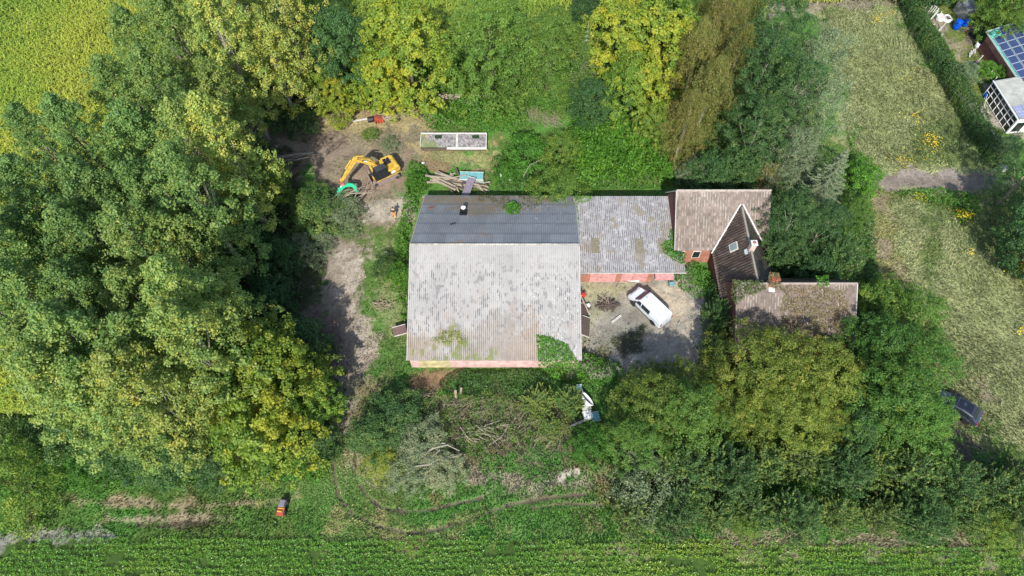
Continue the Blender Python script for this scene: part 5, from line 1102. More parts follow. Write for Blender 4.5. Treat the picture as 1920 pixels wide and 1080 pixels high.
MB().box(-1.25, -.75, 1.243, 1.256, 1.35, 1.75).build('decal', M['white2'], ex)
MB().box(-.6, -.2, 1.243, 1.262, 1.3, 1.95).build('side_grille', M['black'], ex)
bm = MB().prism([(.2, 1.45), (.55, 1.3), (1.0, 2.2), (1.75, 3.5), (2.3, 4.2), (3.15, 4.95), (3.3, 5.25), (3.05, 5.4), (2.1, 4.85), (1.25, 4.25), (.85, 3.5), (.35, 2.2)], -.2, .2).build('boom', M['yellow'], ex, bevel=.03)
plate([(1.75, .2, 4.0), (1.95, .2, 4.25), (2.2, .2, 4.5), (1.98, .2, 4.58), (1.75, .2, 4.4)], .012, (0, 1, 0)).build('decal', M['white2'], bm)
plate([(2.22, .2, 4.45), (2.38, .2, 4.6), (2.25, .2, 4.72), (2.1, .2, 4.62)], .012, (0, 1, 0)).build('decal', M['black'], bm)
for sgn in (1, -1):
    MB().tube([(1.15, .3 * sgn, 1.5), (1.3, .3 * sgn, 2.5)], .09, 8).build('boom_cylinder', M['yellow'], ex, smooth=True)
    MB().tube([(1.3, .3 * sgn, 2.5), (1.45, .3 * sgn, 3.4)], .045, 8).build('piston_rod', M['chrome'], ex, smooth=True)
st_ = MB().prism([(2.75, 5.5), (3.1, 5.65), (3.45, 5.3), (4.6, 4.0), (5.75, 2.75), (5.6, 2.5), (4.3, 3.6), (3.1, 4.85), (2.85, 5.1)], -.16, .16).build('stick', M['yellow'], ex, bevel=.03)
MB().tube([(2.0, 0, 5.2), (2.85, 0, 5.65)], .09, 8).build('stick_cylinder', M['yellow'], ex)
MB().tube([(3.6, 0, 5.45), (4.6, 0, 4.4)], .085, 8).build('bucket_cylinder', M['yellow'], st_)
MB().tube([(4.6, 0, 4.4), (5.5, 0, 3.2)], .05, 8).build('piston_rod', M['chrome'], st_)
gp = thing('grapple_head', None, None, (5.65, 0, 2.55)); gp.parent = ex; gp.rotation_euler = (rad(38), rad(8), 0)
MB().box(-.2, .2, -.22, .22, -.3, .05).build('grapple_coupler', M['rust'], gp, bevel=.04)
MB().wheel((0, 0, -.42), .28, .3, 'z', 14).build('rotator', mat('pinkish red steel', (.42, .16, .14), .6), gp)
MB().box(-.42, .42, -.32, .32, -.85, -.56).build('grapple_frame', M['green'], gp, bevel=.04)
for sgn in (1, -1):
    q = [(0.1, -.62), (.62, -.5), (1.12, -.85), (1.3, -1.4), (1.12, -2.0), (.78, -2.25), (.92, -1.8), (.9, -1.35), (.68, -1.0), (.2, -.88)]
    q = [(sgn * a_, b_) for a_, b_ in q]; cl = MB()
    for yy in (-.36, .1): cl.prism(q, yy, yy + .26)
    cl.box(min(sgn * .9, sgn * 1.05), max(sgn * .9, sgn * 1.05), -.12, .12, -1.5, -.9); cl.build('claw', M['green'], gp, bevel=.02)
    MB().tube([(sgn * .2, 0, -.45), (sgn * .75, 0, -.75)], .06, 6).build('claw_ram', M['chrome'], gp)
hz = [[(0.4, .12, 1.9), (.6, .25, 2.9), (1.4, .24, 4.1), (2.9, .22, 5.3)], [(0.4, -.12, 1.9), (.6, -.25, 2.9), (1.4, -.24, 4.1), (2.9, -.22, 5.3)]]
for p_ in hz: MB().tube(p_, .03, 5).build('hydraulic_hose', M['rubber'], ex)
MB().box(-2.0, 1.45, 1.245, 1.265, .98, 1.14).build('side_skirt', M['yellow'], ex)
rl = MB()
for p_ in ([(-1.3, -1.2, 2.1), (-1.3, -1.2, 2.6), (-.4, -1.2, 2.6), (-.4, -1.2, 2.1)],): rl.tube(p_, .025, 5)
rl.build('handrail', M['black'], ex)
# --- generic car builder
def car(name, label, cat, loc, rz, L, Wd, prof_, ins, paint, wheel_r, wx, glass, lamps, extra=None):
    e = thing(name, label, cat, loc, rz); h = Wd / 2
    b = MB().prism(prof_, -h, h, inset=ins).build('body', paint, e, bevel=.09, seg=4, smooth=False)
    for nm, pts, nrm, m in glass: plate(pts, .012, nrm).build(nm, m, b if nm == 'trim' else e)
    for x in wx:
        for s_ in (1, -1):
            wv = thing('wheel', None, None, (x, s_ * (h - .11), wheel_r)); wv.parent = e
            MB().wheel((0, 0, 0), wheel_r, .22, 'y', 22, r2=wheel_r * .6, bev=.04).build('tyre', M['rubber'], wv)
            MB().wheel((0, s_ * .02, 0), wheel_r * .62, .14, 'y', 16).build('rim', M['darkgrey'], wv)
            MB().wheel((x, s_ * (h - .13), wheel_r + .02), wheel_r + .06, .27, 'y', 22).build('wheel_arch', M['black'], b)
    for nm, x0, x1, y0, y1, z0, z1, m in lamps: MB().box(x0, x1, y0, y1, z0, z1).build(nm, m, e, bevel=.015)
    return e
vc = P(1218, 574, .9); vz = rad(129)
van_prof = [(-2.42, .42), (-2.5, .6), (-2.48, 1.1), (-2.38, 1.72), (-2.2, 1.9), (-1.0, 1.95), (.7, 1.94), (.92, 1.86), (1.5, 1.26), (2.2, 1.1), (2.42, .9), (2.5, .6), (2.42, .35), (-2.3, .35)]
van_ins = [.05, 0, 0, .07, .16, .16, .17, .17, .08, .12, .16, .14, .12, .05]
gv = [('windscreen', [(.97, -.74, 1.84), (.97, .74, 1.84), (1.46, .8, 1.33), (1.46, -.8, 1.33)], (.7, 0, .75), mat('windscreen glass with a dark red reflection', (.03, .018, .022), .12, 0, .3, 2, spec=.7))]
for s_ in (1, -1):
    gv += [('window', [(.5, s_ * .985, 1.2), (1.28, s_ * .975, 1.24), (.88, s_ * .87, 1.74), (.56, s_ * .875, 1.78)], (0, s_, .25), M['glass']),
           ('window', [(-.75, s_ * .985, 1.18), (.42, s_ * .985, 1.18), (.42, s_ * .875, 1.76), (-.75, s_ * .875, 1.76)], (0, s_, .25), M['glass']),
           ('side_strip', [(-2.0, s_ * .985, .42), (1.9, s_ * .985, .42), (1.9, s_ * .985, .56), (-2.0, s_ * .985, .56)], (0, s_, 0), M['black'])]
van = car('van', 'white panel van with a dark side window parked in the yard', 'van', (vc.x, vc.y, 0), vz, 5, 1.96, van_prof, van_ins, M['white'], .34, (1.55, -1.5), gv,
  [('tail_light', -2.53, -2.4, s_ * .84 - .07, s_ * .84 + .07, .85, 1.3, M['redlamp']) for s_ in (1, -1)] + [('headlight', 2.32, 2.45, s_ * .66 - .16, s_ * .66 + .16, .72, .92, M['plate']) for s_ in (1, -1)] +
  [('mirror', 1.15, 1.3, s_ * 1.1 - .1, s_ * 1.1 + .1, 1.15, 1.4, M['black']) for s_ in (1, -1)] + [('bumper', -2.6, -2.47, -.9, .9, .38, .6, M['trim']), ('bumper', 2.44, 2.58, -.82, .82, .3, .55, M['trim']),
   ('number_plate', -2.53, -2.505, -.26, .26, .72, .84, M['plate']), ('rear_door_seam', -2.515, -2.5, -.012, .012, .62, 1.7, M['darkgrey']), ('wiper_tray', 1.5, 1.58, -.76, .76, 1.2, 1.275, M['black']), ('door_seam', .5, .515, .972, .99, .5, 1.75, M['trim']), ('sliding_rail', -2.3, -.8, .978, .99, 1.12, 1.16, M['trim']), ('roof_rib', -2.1, .7, -.42, -.4, 1.935, 1.962, M['trim']), ('roof_rib', -2.1, .7, .4, .42, 1.935, 1.962, M['trim']), ('door_handle', -.7, -.5, .975, 1.0, 1.02, 1.06, M['trim']), ('aerial_base', .6, .72, -.04, .04, 1.94, 2.0, M['black'])])
cc_ = P(1798, 762, .8)
car_prof = [(-2.05, .4), (-2.15, .6), (-2.12, .95), (-1.75, 1.1), (-1.25, 1.45), (-.2, 1.52), (.45, 1.45), (1.15, 1.0), (1.9, .85), (2.1, .6), (2.02, .3), (-1.95, .3)]
car_ins = [.08, .03, .05, .08, .2, .22, .22, .1, .12, .16, .14, .08]
cg = [('panoramic_roof', [(-1.05, -.52, 1.485), (-1.05, .52, 1.485), (-.2, .54, 1.525), (.35, .53, 1.47), (.35, -.53, 1.47), (-.2, -.54, 1.525)], (0, 0, 1), mat('roof glass', (.015, .018, .03), .15, 0, .2, 3)),
      ('rear_window', [(-1.72, -.66, 1.125), (-1.72, .66, 1.125), (-1.28, .6, 1.44), (-1.28, -.6, 1.44)], (-.6, 0, .7), M['glass']),
      ('windscreen', [(.5, -.62, 1.43), (.5, .62, 1.43), (1.1, .7, 1.05), (1.1, -.7, 1.05)], (.6, 0, .75), M['glass'])]
for s_ in (1, -1):
    cg += [('window', [(-1.2, s_ * .87, 1.0), (-.15, s_ * .88, 1.0), (-.15, s_ * .71, 1.4), (-1.05, s_ * .71, 1.36)], (0, s_, .3), M['glass']), ('window', [(-.08, s_ * .88, 1.0), (1.0, s_ * .87, 1.0), (.45, s_ * .71, 1.38), (-.08, s_ * .71, 1.4)], (0, s_, .3), M['glass'])]
car('car', 'dark blue grey hatchback with a black glass roof parked under the trees', 'car', (cc_.x, cc_.y, 0), rad(142), 4.2, 1.8, car_prof, car_ins, M['carpaint'], .32, (1.3, -1.25), cg,
  [('tail_light', -2.17, -2.0, s_ * .7 - .14, s_ * .7 + .14, .75, .95, M['redlamp']) for s_ in (1, -1)] + [('number_plate', -2.17, -2.135, -.26, .26, .66, .8, M['white2']), ('bumper', -2.22, -2.1, -.82, .82, .35, .6, M['trim'])] +
  [('mirror', .75, .9, s_ * .97 - .08, s_ * .97 + .08, .95, 1.1, M['carpaint']) for s_ in (1, -1)])
# --- small red mower tractor on the bank
q = P(531, 952); mw = thing('ride_on_mower', 'small red and orange mowing machine with a grey hood standing on the bank', 'mower', (q.x, q.y, 0), rad(84)); mw.scale = (.85, .85, .85)
MB().prism([(-.1, .35), (.75, .35), (.8, .6), (.7, .85), (-.05, .9)], -.36, .36, inset=[0, 0, .02, .06, .06]).build('hood', mat('grey purple hood', (.2, .19, .22), .4), mw, bevel=.05)
MB().prism([(-.85, .3), (-.1, .3), (-.1, .7), (-.3, .6), (-.85, .62)], -.4, .4).build('body', M['rust'], mw, bevel=.04)
MB().box(-.55, -.15, -.25, .25, .65, .75).build('seat', M['orange'], mw, bevel=.04); MB().box(-.62, -.53, -.25, .25, .7, 1.0).build('backrest', M['orange'], mw, bevel=.03)
MB().box(-.95, -.85, -.5, .5, .25, .5).build('bumper', M['rust'], mw, bevel=.03)
for x, r in ((.55, .22), (-.5, .3)):
    for s_ in (1, -1): MB().wheel((x, s_ * .45, r), r, .2, 'y', 16).build('wheel', M['rubber'], mw)
MB().tube([(.0, .3, .7), (-.1, .5, 1.1), (-.2, .52, 1.1)], .02, 6).build('control_lever', M['chrome'], mw)
# --- red wood splitter lying in the clearing
q = P(706, 226); sp_ = thing('log_splitter', 'red and black machine part lying on bleached sticks in the clearing', 'machine', (q.x, q.y, 0), .2)
MB().wheel((-.7, 0, .35), .38, .8, 'x', 16).build('drum', M['black'], sp_, bevel=.02)
MB().prism([(-.25, .1), (.9, .1), (1.1, .3), (.4, .55), (-.2, .75)], -.4, .4, inset=[0, 0, .1, .1, .15]).build('housing', M['rust'], sp_, bevel=.05)
for k in range(4): MB().box(-.2 + .3 * k, -.1 + .3 * k, -.75, -.35, .1, .5, rz=.4 * k).build('blade', mat('bright red blade', (.5, .08, .04), .5), sp_)
MB().box(-3.0, .2, .35, .55, .05, .15, rz=.03).build('white_rail', M['oldwhite'], sp_)
# --- person
q = P(740, 407); pe = thing('person', 'person in a dark jacket and bright orange work trousers walking on the pale soil', 'person', (q.x, q.y, 0), rad(94))
def skin_mesh(name, nodes_, edges, radii, m, parent, lev=2):
    me = bpy.data.meshes.new(name); me.from_pydata(nodes_, edges, []); me.update(); o = link(name, me, m, parent)
    sk = o.modifiers.new('skin', 'SKIN'); sk.use_smooth_shade = True
    for v_, r in zip(me.skin_vertices[0].data, radii): v_.radius = (r, r) if not isinstance(r, tuple) else r
    me.skin_vertices[0].data[0].use_root = True
    s_ = o.modifiers.new('sub', 'SUBSURF'); s_.levels = lev; s_.render_levels = lev; return o
def limb(a, b, k): return tuple(a[i] + (b[i] - a[i]) * k for i in range(3))
pel, chest, neck, head = (0, 0, .95), (.06, 0, 1.25), (.1, 0, 1.5), (.16, 0, 1.68)
N_ = [pel, (.03, 0, 1.1), chest, (.09, 0, 1.42), neck, (.13, 0, 1.6), head, (.15, 0, 1.76)]; R_ = [.15, .14, .16, .15, .06, .075, .1, .07]; E_ = [(i, i + 1) for i in range(7)]
for s_ in (1, -1):
    k = len(N_); f = .22 * s_
    N_ += [(0, .1 * s_, .88), (.12 + f * .6, .11 * s_, .5), (.0 + f, .11 * s_, .1), (.16 + f, .12 * s_, .05)]; R_ += [.1, .075, .05, .035]; E_ += [(0, k), (k, k + 1), (k + 1, k + 2), (k + 2, k + 3)]
    k = len(N_); N_ += [(.09, .2 * s_, 1.4), (.1 - f * .5, .29 * s_, 1.12), (.28 - f * .6, .27 * s_, .9), (.36 - f * .6, .26 * s_, .86)]; R_ += [.065, .05, .035, .028]; E_ += [(3, k), (k, k + 1), (k + 1, k + 2), (k + 2, k + 3)]
    h_ = N_[k + 3]
    for j, (dy, L_f) in enumerate(((-.03, .075), (-.01, .085), (.01, .08), (.03, .065))):
        m_ = len(N_); N_ += [(h_[0] + .04, h_[1] + dy, h_[2] - .02), (h_[0] + .04 + L_f * .5, h_[1] + dy, h_[2] - .04), (h_[0] + .04 + L_f * .8, h_[1] + dy, h_[2] - .07)]; R_ += [.009, .009, .007]; E_ += [(k + 3, m_), (m_, m_ + 1), (m_ + 1, m_ + 2)]
    m_ = len(N_); N_ += [(h_[0] + .01, h_[1] - .04 * s_, h_[2]), (h_[0] + .05, h_[1] - .055 * s_, h_[2] - .03)]; R_ += [.011, .009]; E_ += [(k + 3, m_), (m_, m_ + 1)]
body = skin_mesh('body', N_, E_, R_, M['skin'], pe)
TN = [(0, 0, .98), (0, .1, .88), (.12 + .132, .11, .5), (.22, .11, .13), (0, -.1, .88), (.12 - .132, -.11, .5), (-.22, -.11, .13)]
skin_mesh('trousers', TN, [(0, 1), (1, 2), (2, 3), (0, 4), (4, 5), (5, 6)], [.175, .125, .1, .085, .125, .1, .085], M['orange'], pe)
skin_mesh('jacket', [(0, 0, .94), (.03, 0, 1.1), chest, (.09, 0, 1.43)] + [(.09, .2, 1.4), (-.01, .29, 1.12), (.16, .27, .92), (.09, -.2, 1.4), (.21, -.29, 1.12), (.4, -.27, .92)], [(0, 1), (1, 2), (2, 3), (3, 4), (4, 5), (5, 6), (3, 7), (7, 8), (8, 9)], [.18, .17, .19, .15, .085, .068, .05, .085, .068, .05], M['darkcloth'], pe)
hb = MB().wheel((.13, 0, 1.74), .115, .16, 'z', 14, bev=.05).build('hair', M['hair'], pe, smooth=True, sub=1)
for s_ in (1, -1):
    MB().box(-.1 + .22 * s_, .2 + .22 * s_, .11 * s_ - .055, .11 * s_ + .055, 0, .1).build('boot', M['black'], pe, bevel=.03)
    MB().wheel((.255, .035 * s_, 1.69), .012, .01, 'x', 8, bev=.002).build('eye', M['black'], body); MB().box(.1, .15, .1 * s_ - .012, .1 * s_ + .012, 1.65, 1.71).build('ear', M['skin'], body, bevel=.008)
MB().box(.24, .28, -.012, .012, 1.64, 1.69).build('nose', M['skin'], body, bevel=.008); MB().box(.24, .252, -.025, .025, 1.605, 1.615).build('mouth', M['rust'], body)
# ------------------------------------------------------------------ logs, planks, brush, scrap
def logs(name, label, cat, px, py, n, L, r, m, ang, spread, h, seed, part='log', wid=1.2, taper=.8, bend=.1, planks=False, zb=.05, group=None):
    rn = random.Random(seed); q = P(px, py); e = thing(name, label, cat, (q.x, q.y, 0), 0, group)
    for k in range(n):
        a = ang + rn.gauss(0, spread); l = L * rn.uniform(.5, 1); rr = r * rn.uniform(.6, 1.15)
        cx, cy, cz = rn.uniform(-wid, wid), rn.uniform(-wid * .5, wid * .5), zb + r + h * rn.random()
        dz = rn.gauss(0, .06) * l; d = Vector((math.cos(a), math.sin(a), 0)) * l / 2
        if planks:
            MB().box(cx - l / 2, cx + l / 2, cy - rr, cy + rr, cz - .03, cz + .03, rz=a, ty=rn.gauss(0, .06)).build(part, m if rn.random() < .7 else M['wooddark'], e)
        else:
            c = Vector((cx, cy, cz)); mid = c + Vector((rn.gauss(0, bend) * l, rn.gauss(0, bend) * l, abs(rn.gauss(0, .05)) * l))
            MB().tube([c - d + Vector((0, 0, -dz)), mid, c + d + Vector((0, 0, dz))], [rr, rr * .9, rr * taper * .6], 6).build(part, m, e)
    return e
logs('log_pile', 'pale peeled branches in a bundle at the edge of the green bramble mat', 'log pile', 862, 190, 22, 5.0, .08, M['wood'], -.25, .12, .4, 401, 'branch', 1.2)
logs('log_pile', 'pale loose branches below the peeled bundle', 'log pile', 826, 205, 18, 4.0, .07, M['wood'], .12, .22, .25, 402, 'branch', .7)
logs('stick_pile', 'bleached sticks right of the red machine part', 'stick pile', 728, 224, 14, 2.6, .05, M['wood'], 0, .3, .15, 403, 'stick', .7)
logs('plank_pile', 'long pale planks stacked behind the rear eave of the barn', 'plank pile', 846, 346, 34, 4.6, .1, M['wood'], -.35, .35, .9, 404, 'plank', 1.3, planks=True)
logs('plank_pile', 'planks right of the felt board behind the barn', 'plank pile', 893, 350, 12, 3.0, .09, M['wood'], -.4, .25, .6, 405, 'plank', .7, planks=True)
logs('firewood_heap', 'tangled heap of old boards and firewood in the yard', 'wood heap', 1140, 573, 40, 1.7, .06, M['wooddark'], .7, 1.2, .45, 406, 'board', .7, planks=True)
logs('firewood_heap', 'pale sticks lying over the tangled yard heap', 'wood heap', 1138, 568, 16, 1.6, .04, M['wood'], -.9, .9, .55, 407, 'stick', .6)
logs('fallen_trunk', 'fallen grey trunks in the shade left of the excavator', 'log', 548, 300, 4, 7.0, .16, M['palebark'], .25, .18, .2, 408, 'trunk', .8)
logs('thorn_brush', 'reddish heap of thin bare brush left of the excavator', 'brush heap', 530, 325, 95, 5.0, .025, M['twigdark'], .75, .35, 1.2, 409, 'twig', 1.8, bend=.05)
logs('felled_branches', 'long pale felled branches crossing the grey green crown', 'branches', 655, 385, 9, 6.0, .06, M['wood'], .6, .35, 1.6, 410, 'branch', 1.2, zb=.8)
logs('felled_branches', 'sawn trunks and forked branches on the felled silver crown', 'branches', 812, 862, 12, 4.2, .13, M['palebark'], .1, .55, .8, 411, 'branch', 1.6, zb=.9)
logs('felled_branches', 'white barked poles in the middle of the front brush heap', 'branches', 905, 815, 20, 3.2, .045, M['wood'], -.25, .5, .6, 412, 'branch', 1.8, zb=.2)
logs('felled_branches', 'brown stalks at the right of the front brush heap', 'branches', 1000, 808, 42, 2.6, .028, M['twig'], .9, .45, .8, 413, 'stalk', 2.6, zb=.1)
logs('felled_branches', 'dry thin sticks above the middle of the front brush heap', 'branches', 880, 768, 36, 2.8, .024, M['twig'], .8, .55, .6, 414, 'stick', 2.4)
logs('felled_branches', 'bleached sticks at the left end of the front brush heap', 'branches', 780, 748, 32, 2.8, .026, M['twig'], .35, .45, .35, 415, 'stick', 1.6)
logs('felled_branches', 'brown twig tangle between silver crown and white poles', 'branches', 835, 815, 40, 2.2, .026, M['twigdark'], .6, .6, .8, 416, 'twig', 1.6)
logs('felled_branches', 'fan of brown twigs below the white poles', 'branches', 950, 828, 40, 2.4, .024, M['twigdark'], 2.2, .5, .7, 417, 'twig', 2.2)
logs('felled_branches', 'scattered sticks among weeds left of the barn', 'branches', 718, 575, 22, 2.2, .035, M['twig'], .3, 1.0, .2, 418, 'stick', .9)
logs('reed_bundle', 'upright bundle of straw coloured stems by the shed ruin', 'reeds', 1002, 228, 40, 2.6, .02, M['twig'], 1.4, .35, 1.2, 419, 'stem', 1.0, zb=.8)
logs('reed_bundle', 'straw coloured stems right of the first bundle', 'reeds', 1032, 240, 40, 2.6, .02, M['twig'], 1.9, .4, 1.2, 420, 'stem', 1.0, zb=.8)
logs('dead_pole', 'leaning bare pole against the rear eave of the barn', 'pole', 1000, 342, 1, 4.5, .06, M['wood'], .95, .05, 2.0, 421, 'pole', .2, zb=1.2)
logs('felled_branches', 'thin grey twigs scattered above the excavator', 'branches', 735, 262, 40, 2.6, .02, M['twig'], .4, .7, .4, 422, 'twig', 1.6)
logs('felled_branches', 'twigs and bark litter at the left of the cleared soil', 'branches', 610, 262, 45, 2.2, .022, M['twigdark'], .5, 1.0, .15, 423, 'twig', 2.6)
logs('felled_branches', 'short sticks on the soil below the excavator tracks', 'branches', 700, 362, 30, 1.6, .022, M['twig'], .1, .9, .12, 424, 'stick', 2.0)
logs('felled_branches', 'loose sticks on the straw strip below the shed ruin', 'branches', 850, 300, 45, 1.8, .02, M['twig'], .1, .9, .15, 425, 'stick', 3.4)
logs('felled_branches', 'loose brush along the front edge of the cleared strip', 'branches', 1000, 868, 45, 1.8, .022, M['twigdark'], .1, .9, .12, 426, 'twig', 3.8)
# stump pair
q = P(855, 745); sp2 = thing('cut_stump', 'pair of pale sawn stumps rising from the ivy below the barn', 'stump', (q.x, q.y, 0))
MB().tube([(0, 0, 0), (.05, .1, 1.5)], [.16, .14], 9).build('stump', M['wood'], sp2); MB().tube([(.5, .3, 0), (.6, .45, 1.3)], [.14, .12], 9).build('stump', M['wood'], sp2)
def flat(name, label, cat, px, py, lx, ly, th, rz, m, z=.05, tx=0, ty=0, part=None, ribs=0, legs=None):
    q = P(px, py, z); e = thing(name, label, cat, (q.x, q.y, 0), rz)
    p_ = MB().box(-lx / 2, lx / 2, -ly / 2, ly / 2, z, z + th, tx=tx, ty=ty).build(part or 'panel', m, e, bevel=.01)
    fr = MB()
    for s_ in (1, -1): fr.box(-lx / 2 - .02, lx / 2 + .02, s_ * ly / 2 - .03, s_ * ly / 2 + .03, z - .02, z + th + .03, c=(0, 0, z + th / 2), tx=tx, ty=ty)
    fr.build('edge', M['oldwhite'] if m is not M['oldwhite'] else M['wooddark'], e)
    if ribs:
        rb_ = MB()
        for k in range(ribs): x = -lx / 2 + lx * (k + .5) / ribs; rb_.box(x - .02, x + .02, -ly / 2 + .04, ly / 2 - .04, z + th, z + th + .03, c=(0, 0, z + th / 2), tx=tx, ty=ty)
        rb_.build('ribs', m, e)
    return e
flat('roof_panel', 'teal corrugated plastic panel behind the barn', 'panel', 884, 330, 2.9, 1.2, .05, -.03, M['teal'], .8, ribs=12)
flat('roof_panel', 'faded grey green panel below the teal panel', 'panel', 884, 341, 3.0, .9, .05, .1, mat('grey green plastic', (.34, .42, .36), .6, 0, .2, 4), .55, ribs=10)
flat('felt_board', 'purple grey felt board sloping off the rear eave of the barn', 'board', 878, 352, .95, 3.0, .05, -.3, M['tarp'], 1.2, tx=.1)
flat('door_panel', 'long white door panel lying in front of the garage doors', 'door panel', 1180, 524, 2.2, .55, .07, -.14, M['oldwhite'], .35, tx=.5)
flat('plank', 'single grey plank lying in the yard below the firewood heap', 'plank', 1156, 598, 1.35, .17, .05, .68, mat('grey plank', (.42, .4, .36), .8), .06)
flat('cage_panel', 'dark wire framed panel leaning at the right barn wall', 'panel', 1098, 612, 1.0, 2.3, .05, -.12, M['wooddark'], .9, ty=.5, ribs=4)
flat('wooden_gate', 'brown wooden boards leaning at the right barn wall above the wire panel', 'boards', 1094, 585, .9, 2.2, .06, .12, M['wooddark'], .8, ty=.55, ribs=5)
flat('leaning_plank', 'pale plank leaning on the brown boards by the barn', 'plank', 1097, 572, .16, 2.4, .06, .35, M['wood'], .9)
flat('trailer_ramp', 'brown metal ramp sticking out left of the barn', 'ramp', 750, 620, 1.4, 1.0, .12, .3, mat('brown ramp', (.15, .09, .085), .6, 0, .2, 4), .7, tx=.2, ribs=4)
e = logs('red_tool', 'red painted tined tool at the right barn wall', 'tool', 1091, 553, 7, .8, .05, M['rust'], 1.5, .5, .5, 430, 'tine', .3)
MB().box(-.25, .3, -.5, -.1, .3, .7).build('housing', mat('bright red housing', (.5, .05, .03), .5), e, bevel=.04)
# teal garden chair
q = P(1258, 536); chr_ = thing('garden_chair', 'teal green plastic garden chair standing in the grass by the garage', 'chair', (q.x, q.y, 0), rad(-85))
MB().box(-.28, .28, -.27, .27, .4, .45).build('seat', M['teal'], chr_, bevel=.02); MB().box(-.62, -.28, -.27, .27, .62, .68, ty=-.9).build('backrest', M['teal'], chr_, bevel=.02)
for a in (-.23, .23):
    for b in (-.24, .24): MB().tube([(a * 1.1, b * 1.1, 0), (a, b, .4)], .025, 6).build('leg', M['teal'], chr_)
    MB().box(-.28, .25, a * 1.2 - .03, a * 1.2 + .03, .62, .66).build('armrest', M['teal'], chr_)
# scrap heap: bathtub, white crate, teal drum, board
q = P(1101, 749, .6); bt = thing('bathtub', 'white bathtub tipped on its side on the scrap heap', 'bathtub', (q.x, q.y, .9), rad(-52)); bt.rotation_euler = (rad(-35), 0, rad(-55))
mb = MB(); ring = []
for k, (sc, z) in enumerate(((1, .0), (1.08, .0), (1.02, -.12), (.8, -.5), (.72, -.5), (.94, -.06))):
    ring.append([(.85 * sc * math.cos(t) * (1 if abs(math.cos(t)) < .7 else 1), .38 * (sc if k < 3 else sc * .95) * math.sin(t), z) for t in [2 * math.pi * j / 20 for j in range(20)]])
for r_ in ring: mb.v += r_
for k in range(6):
    for j in range(20): mb.f.append((k * 20 + j, k * 20 + (j + 1) % 20, ((k + 1) % 6) * 20 + (j + 1) % 20, ((k + 1) % 6) * 20 + j))
mb.f.append(tuple(80 + j for j in range(20))); mb.build('tub', M['white2'], bt, smooth=True)
MB().wheel((-.6, 0, -.46), .04, .03, 'z', 10, bev=.005).build('drain', M['chrome'], bt)
flat('white_crate', 'white slatted crate in the middle of the scrap heap', 'crate', 1102, 780, .9, .85, .35, .25, M['white2'], .3, ribs=6)
flat('grey_sack', 'pale grey green sack between bathtub and white crate', 'sack', 1099, 765, .9, .5, .25, .3, mat('pale sack', (.42, .46, .38), .8, 0, .2, 5), .4)
flat('teal_crate', 'teal plastic crate right of the white crate', 'crate', 1116, 783, .8, .9, .4, .2, M['teal'], .2, ribs=3)
flat('teal_crate', 'small teal box above the bathtub', 'crate', 1086, 730, .55, .7, .4, .1, mat('pale teal', (.3, .5, .48), .6), .3, ribs=3)
flat('long_board', 'long pale board sticking out below the white crate', 'board', 1085, 793, 1.9, .14, .06, .42, M['wood'], .3)
# shed ruin with a rough slab and white concrete edging
q0 = P(789, 253, .9); q1 = P(913, 253, .9); ruin = thing('shed_ruin', 'low ruined shed top with white concrete edging and two roof openings', 'shed', tuple(P(851, 265)))
o_ = Vector(P(851, 265)); xl, xr = q0.x - o_.x, q1.x - o_.x; yt, yb = P(850, 251, .95).y - o_.y, P(850, 277, .7).y - o_.y
def slab_col(fu, fv, iu, iv, c):
    n = hsh(iu, iv); b = np.tile([.2, .185, .185], (len(fu), 1)) * (.5 + .9 * n)[:, None]
    return lerp3(b, [.14, .17, .06], sm(.45, .2, fu + .25 * fv + (fbm(c[:, 0] * 1.5, c[:, 1] * 1.5, 7) - .5) * .6) * .8)
sheet('roof_slab', (xl + .1, yb, .7), (xr - .1, yb, .7), (xr - .1, yt, .95), (xl + .1, yt, .95), M['tile'], ruin, .17, .2, .02, slab_col, 4, 1, saw=.02, th=.12)
MB().box(xl, xr, yt - .02, yt + .16, .3, 1.03).build('edging', M['oldwhite'], ruin, bevel=.02)
MB().box(xl + 3.4, xr, yb - .14, yb + .02, .5, .8).build('edging', M['oldwhite'], ruin, bevel=.02)
MB().box(xr - .12, xr, yb, yt, .3, .98).build('edging', M['oldwhite'], ruin, bevel=.02); MB().box(xl, xl + .08, yb + .5, yt, .3, .98).build('edging', M['oldwhite'], ruin)
xm = P(857, 262, .8).x - o_.x; MB().box(xm - .1, xm + .1, yb + .03, yt - .03, .75, .87, tx=math.atan2(.25, yt - yb), c=(xm, (yb + yt) / 2, .87)).build('edging', M['oldwhite'], ruin)
for a in (822, 892):
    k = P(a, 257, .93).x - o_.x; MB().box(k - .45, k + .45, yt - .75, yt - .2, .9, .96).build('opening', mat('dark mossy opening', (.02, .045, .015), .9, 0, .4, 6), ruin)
MB().box(xl + .1, xr - .12, yb + .1, yt - .1, 0, .55).build('base', M['bark'], ruin)
MB().wheel((P(800, 257, .9).x - o_.x, yt - .35, .97), .16, .1, 'z', 12).build('clay_pot', mat('orange clay', (.6, .3, .15), .8), ruin)
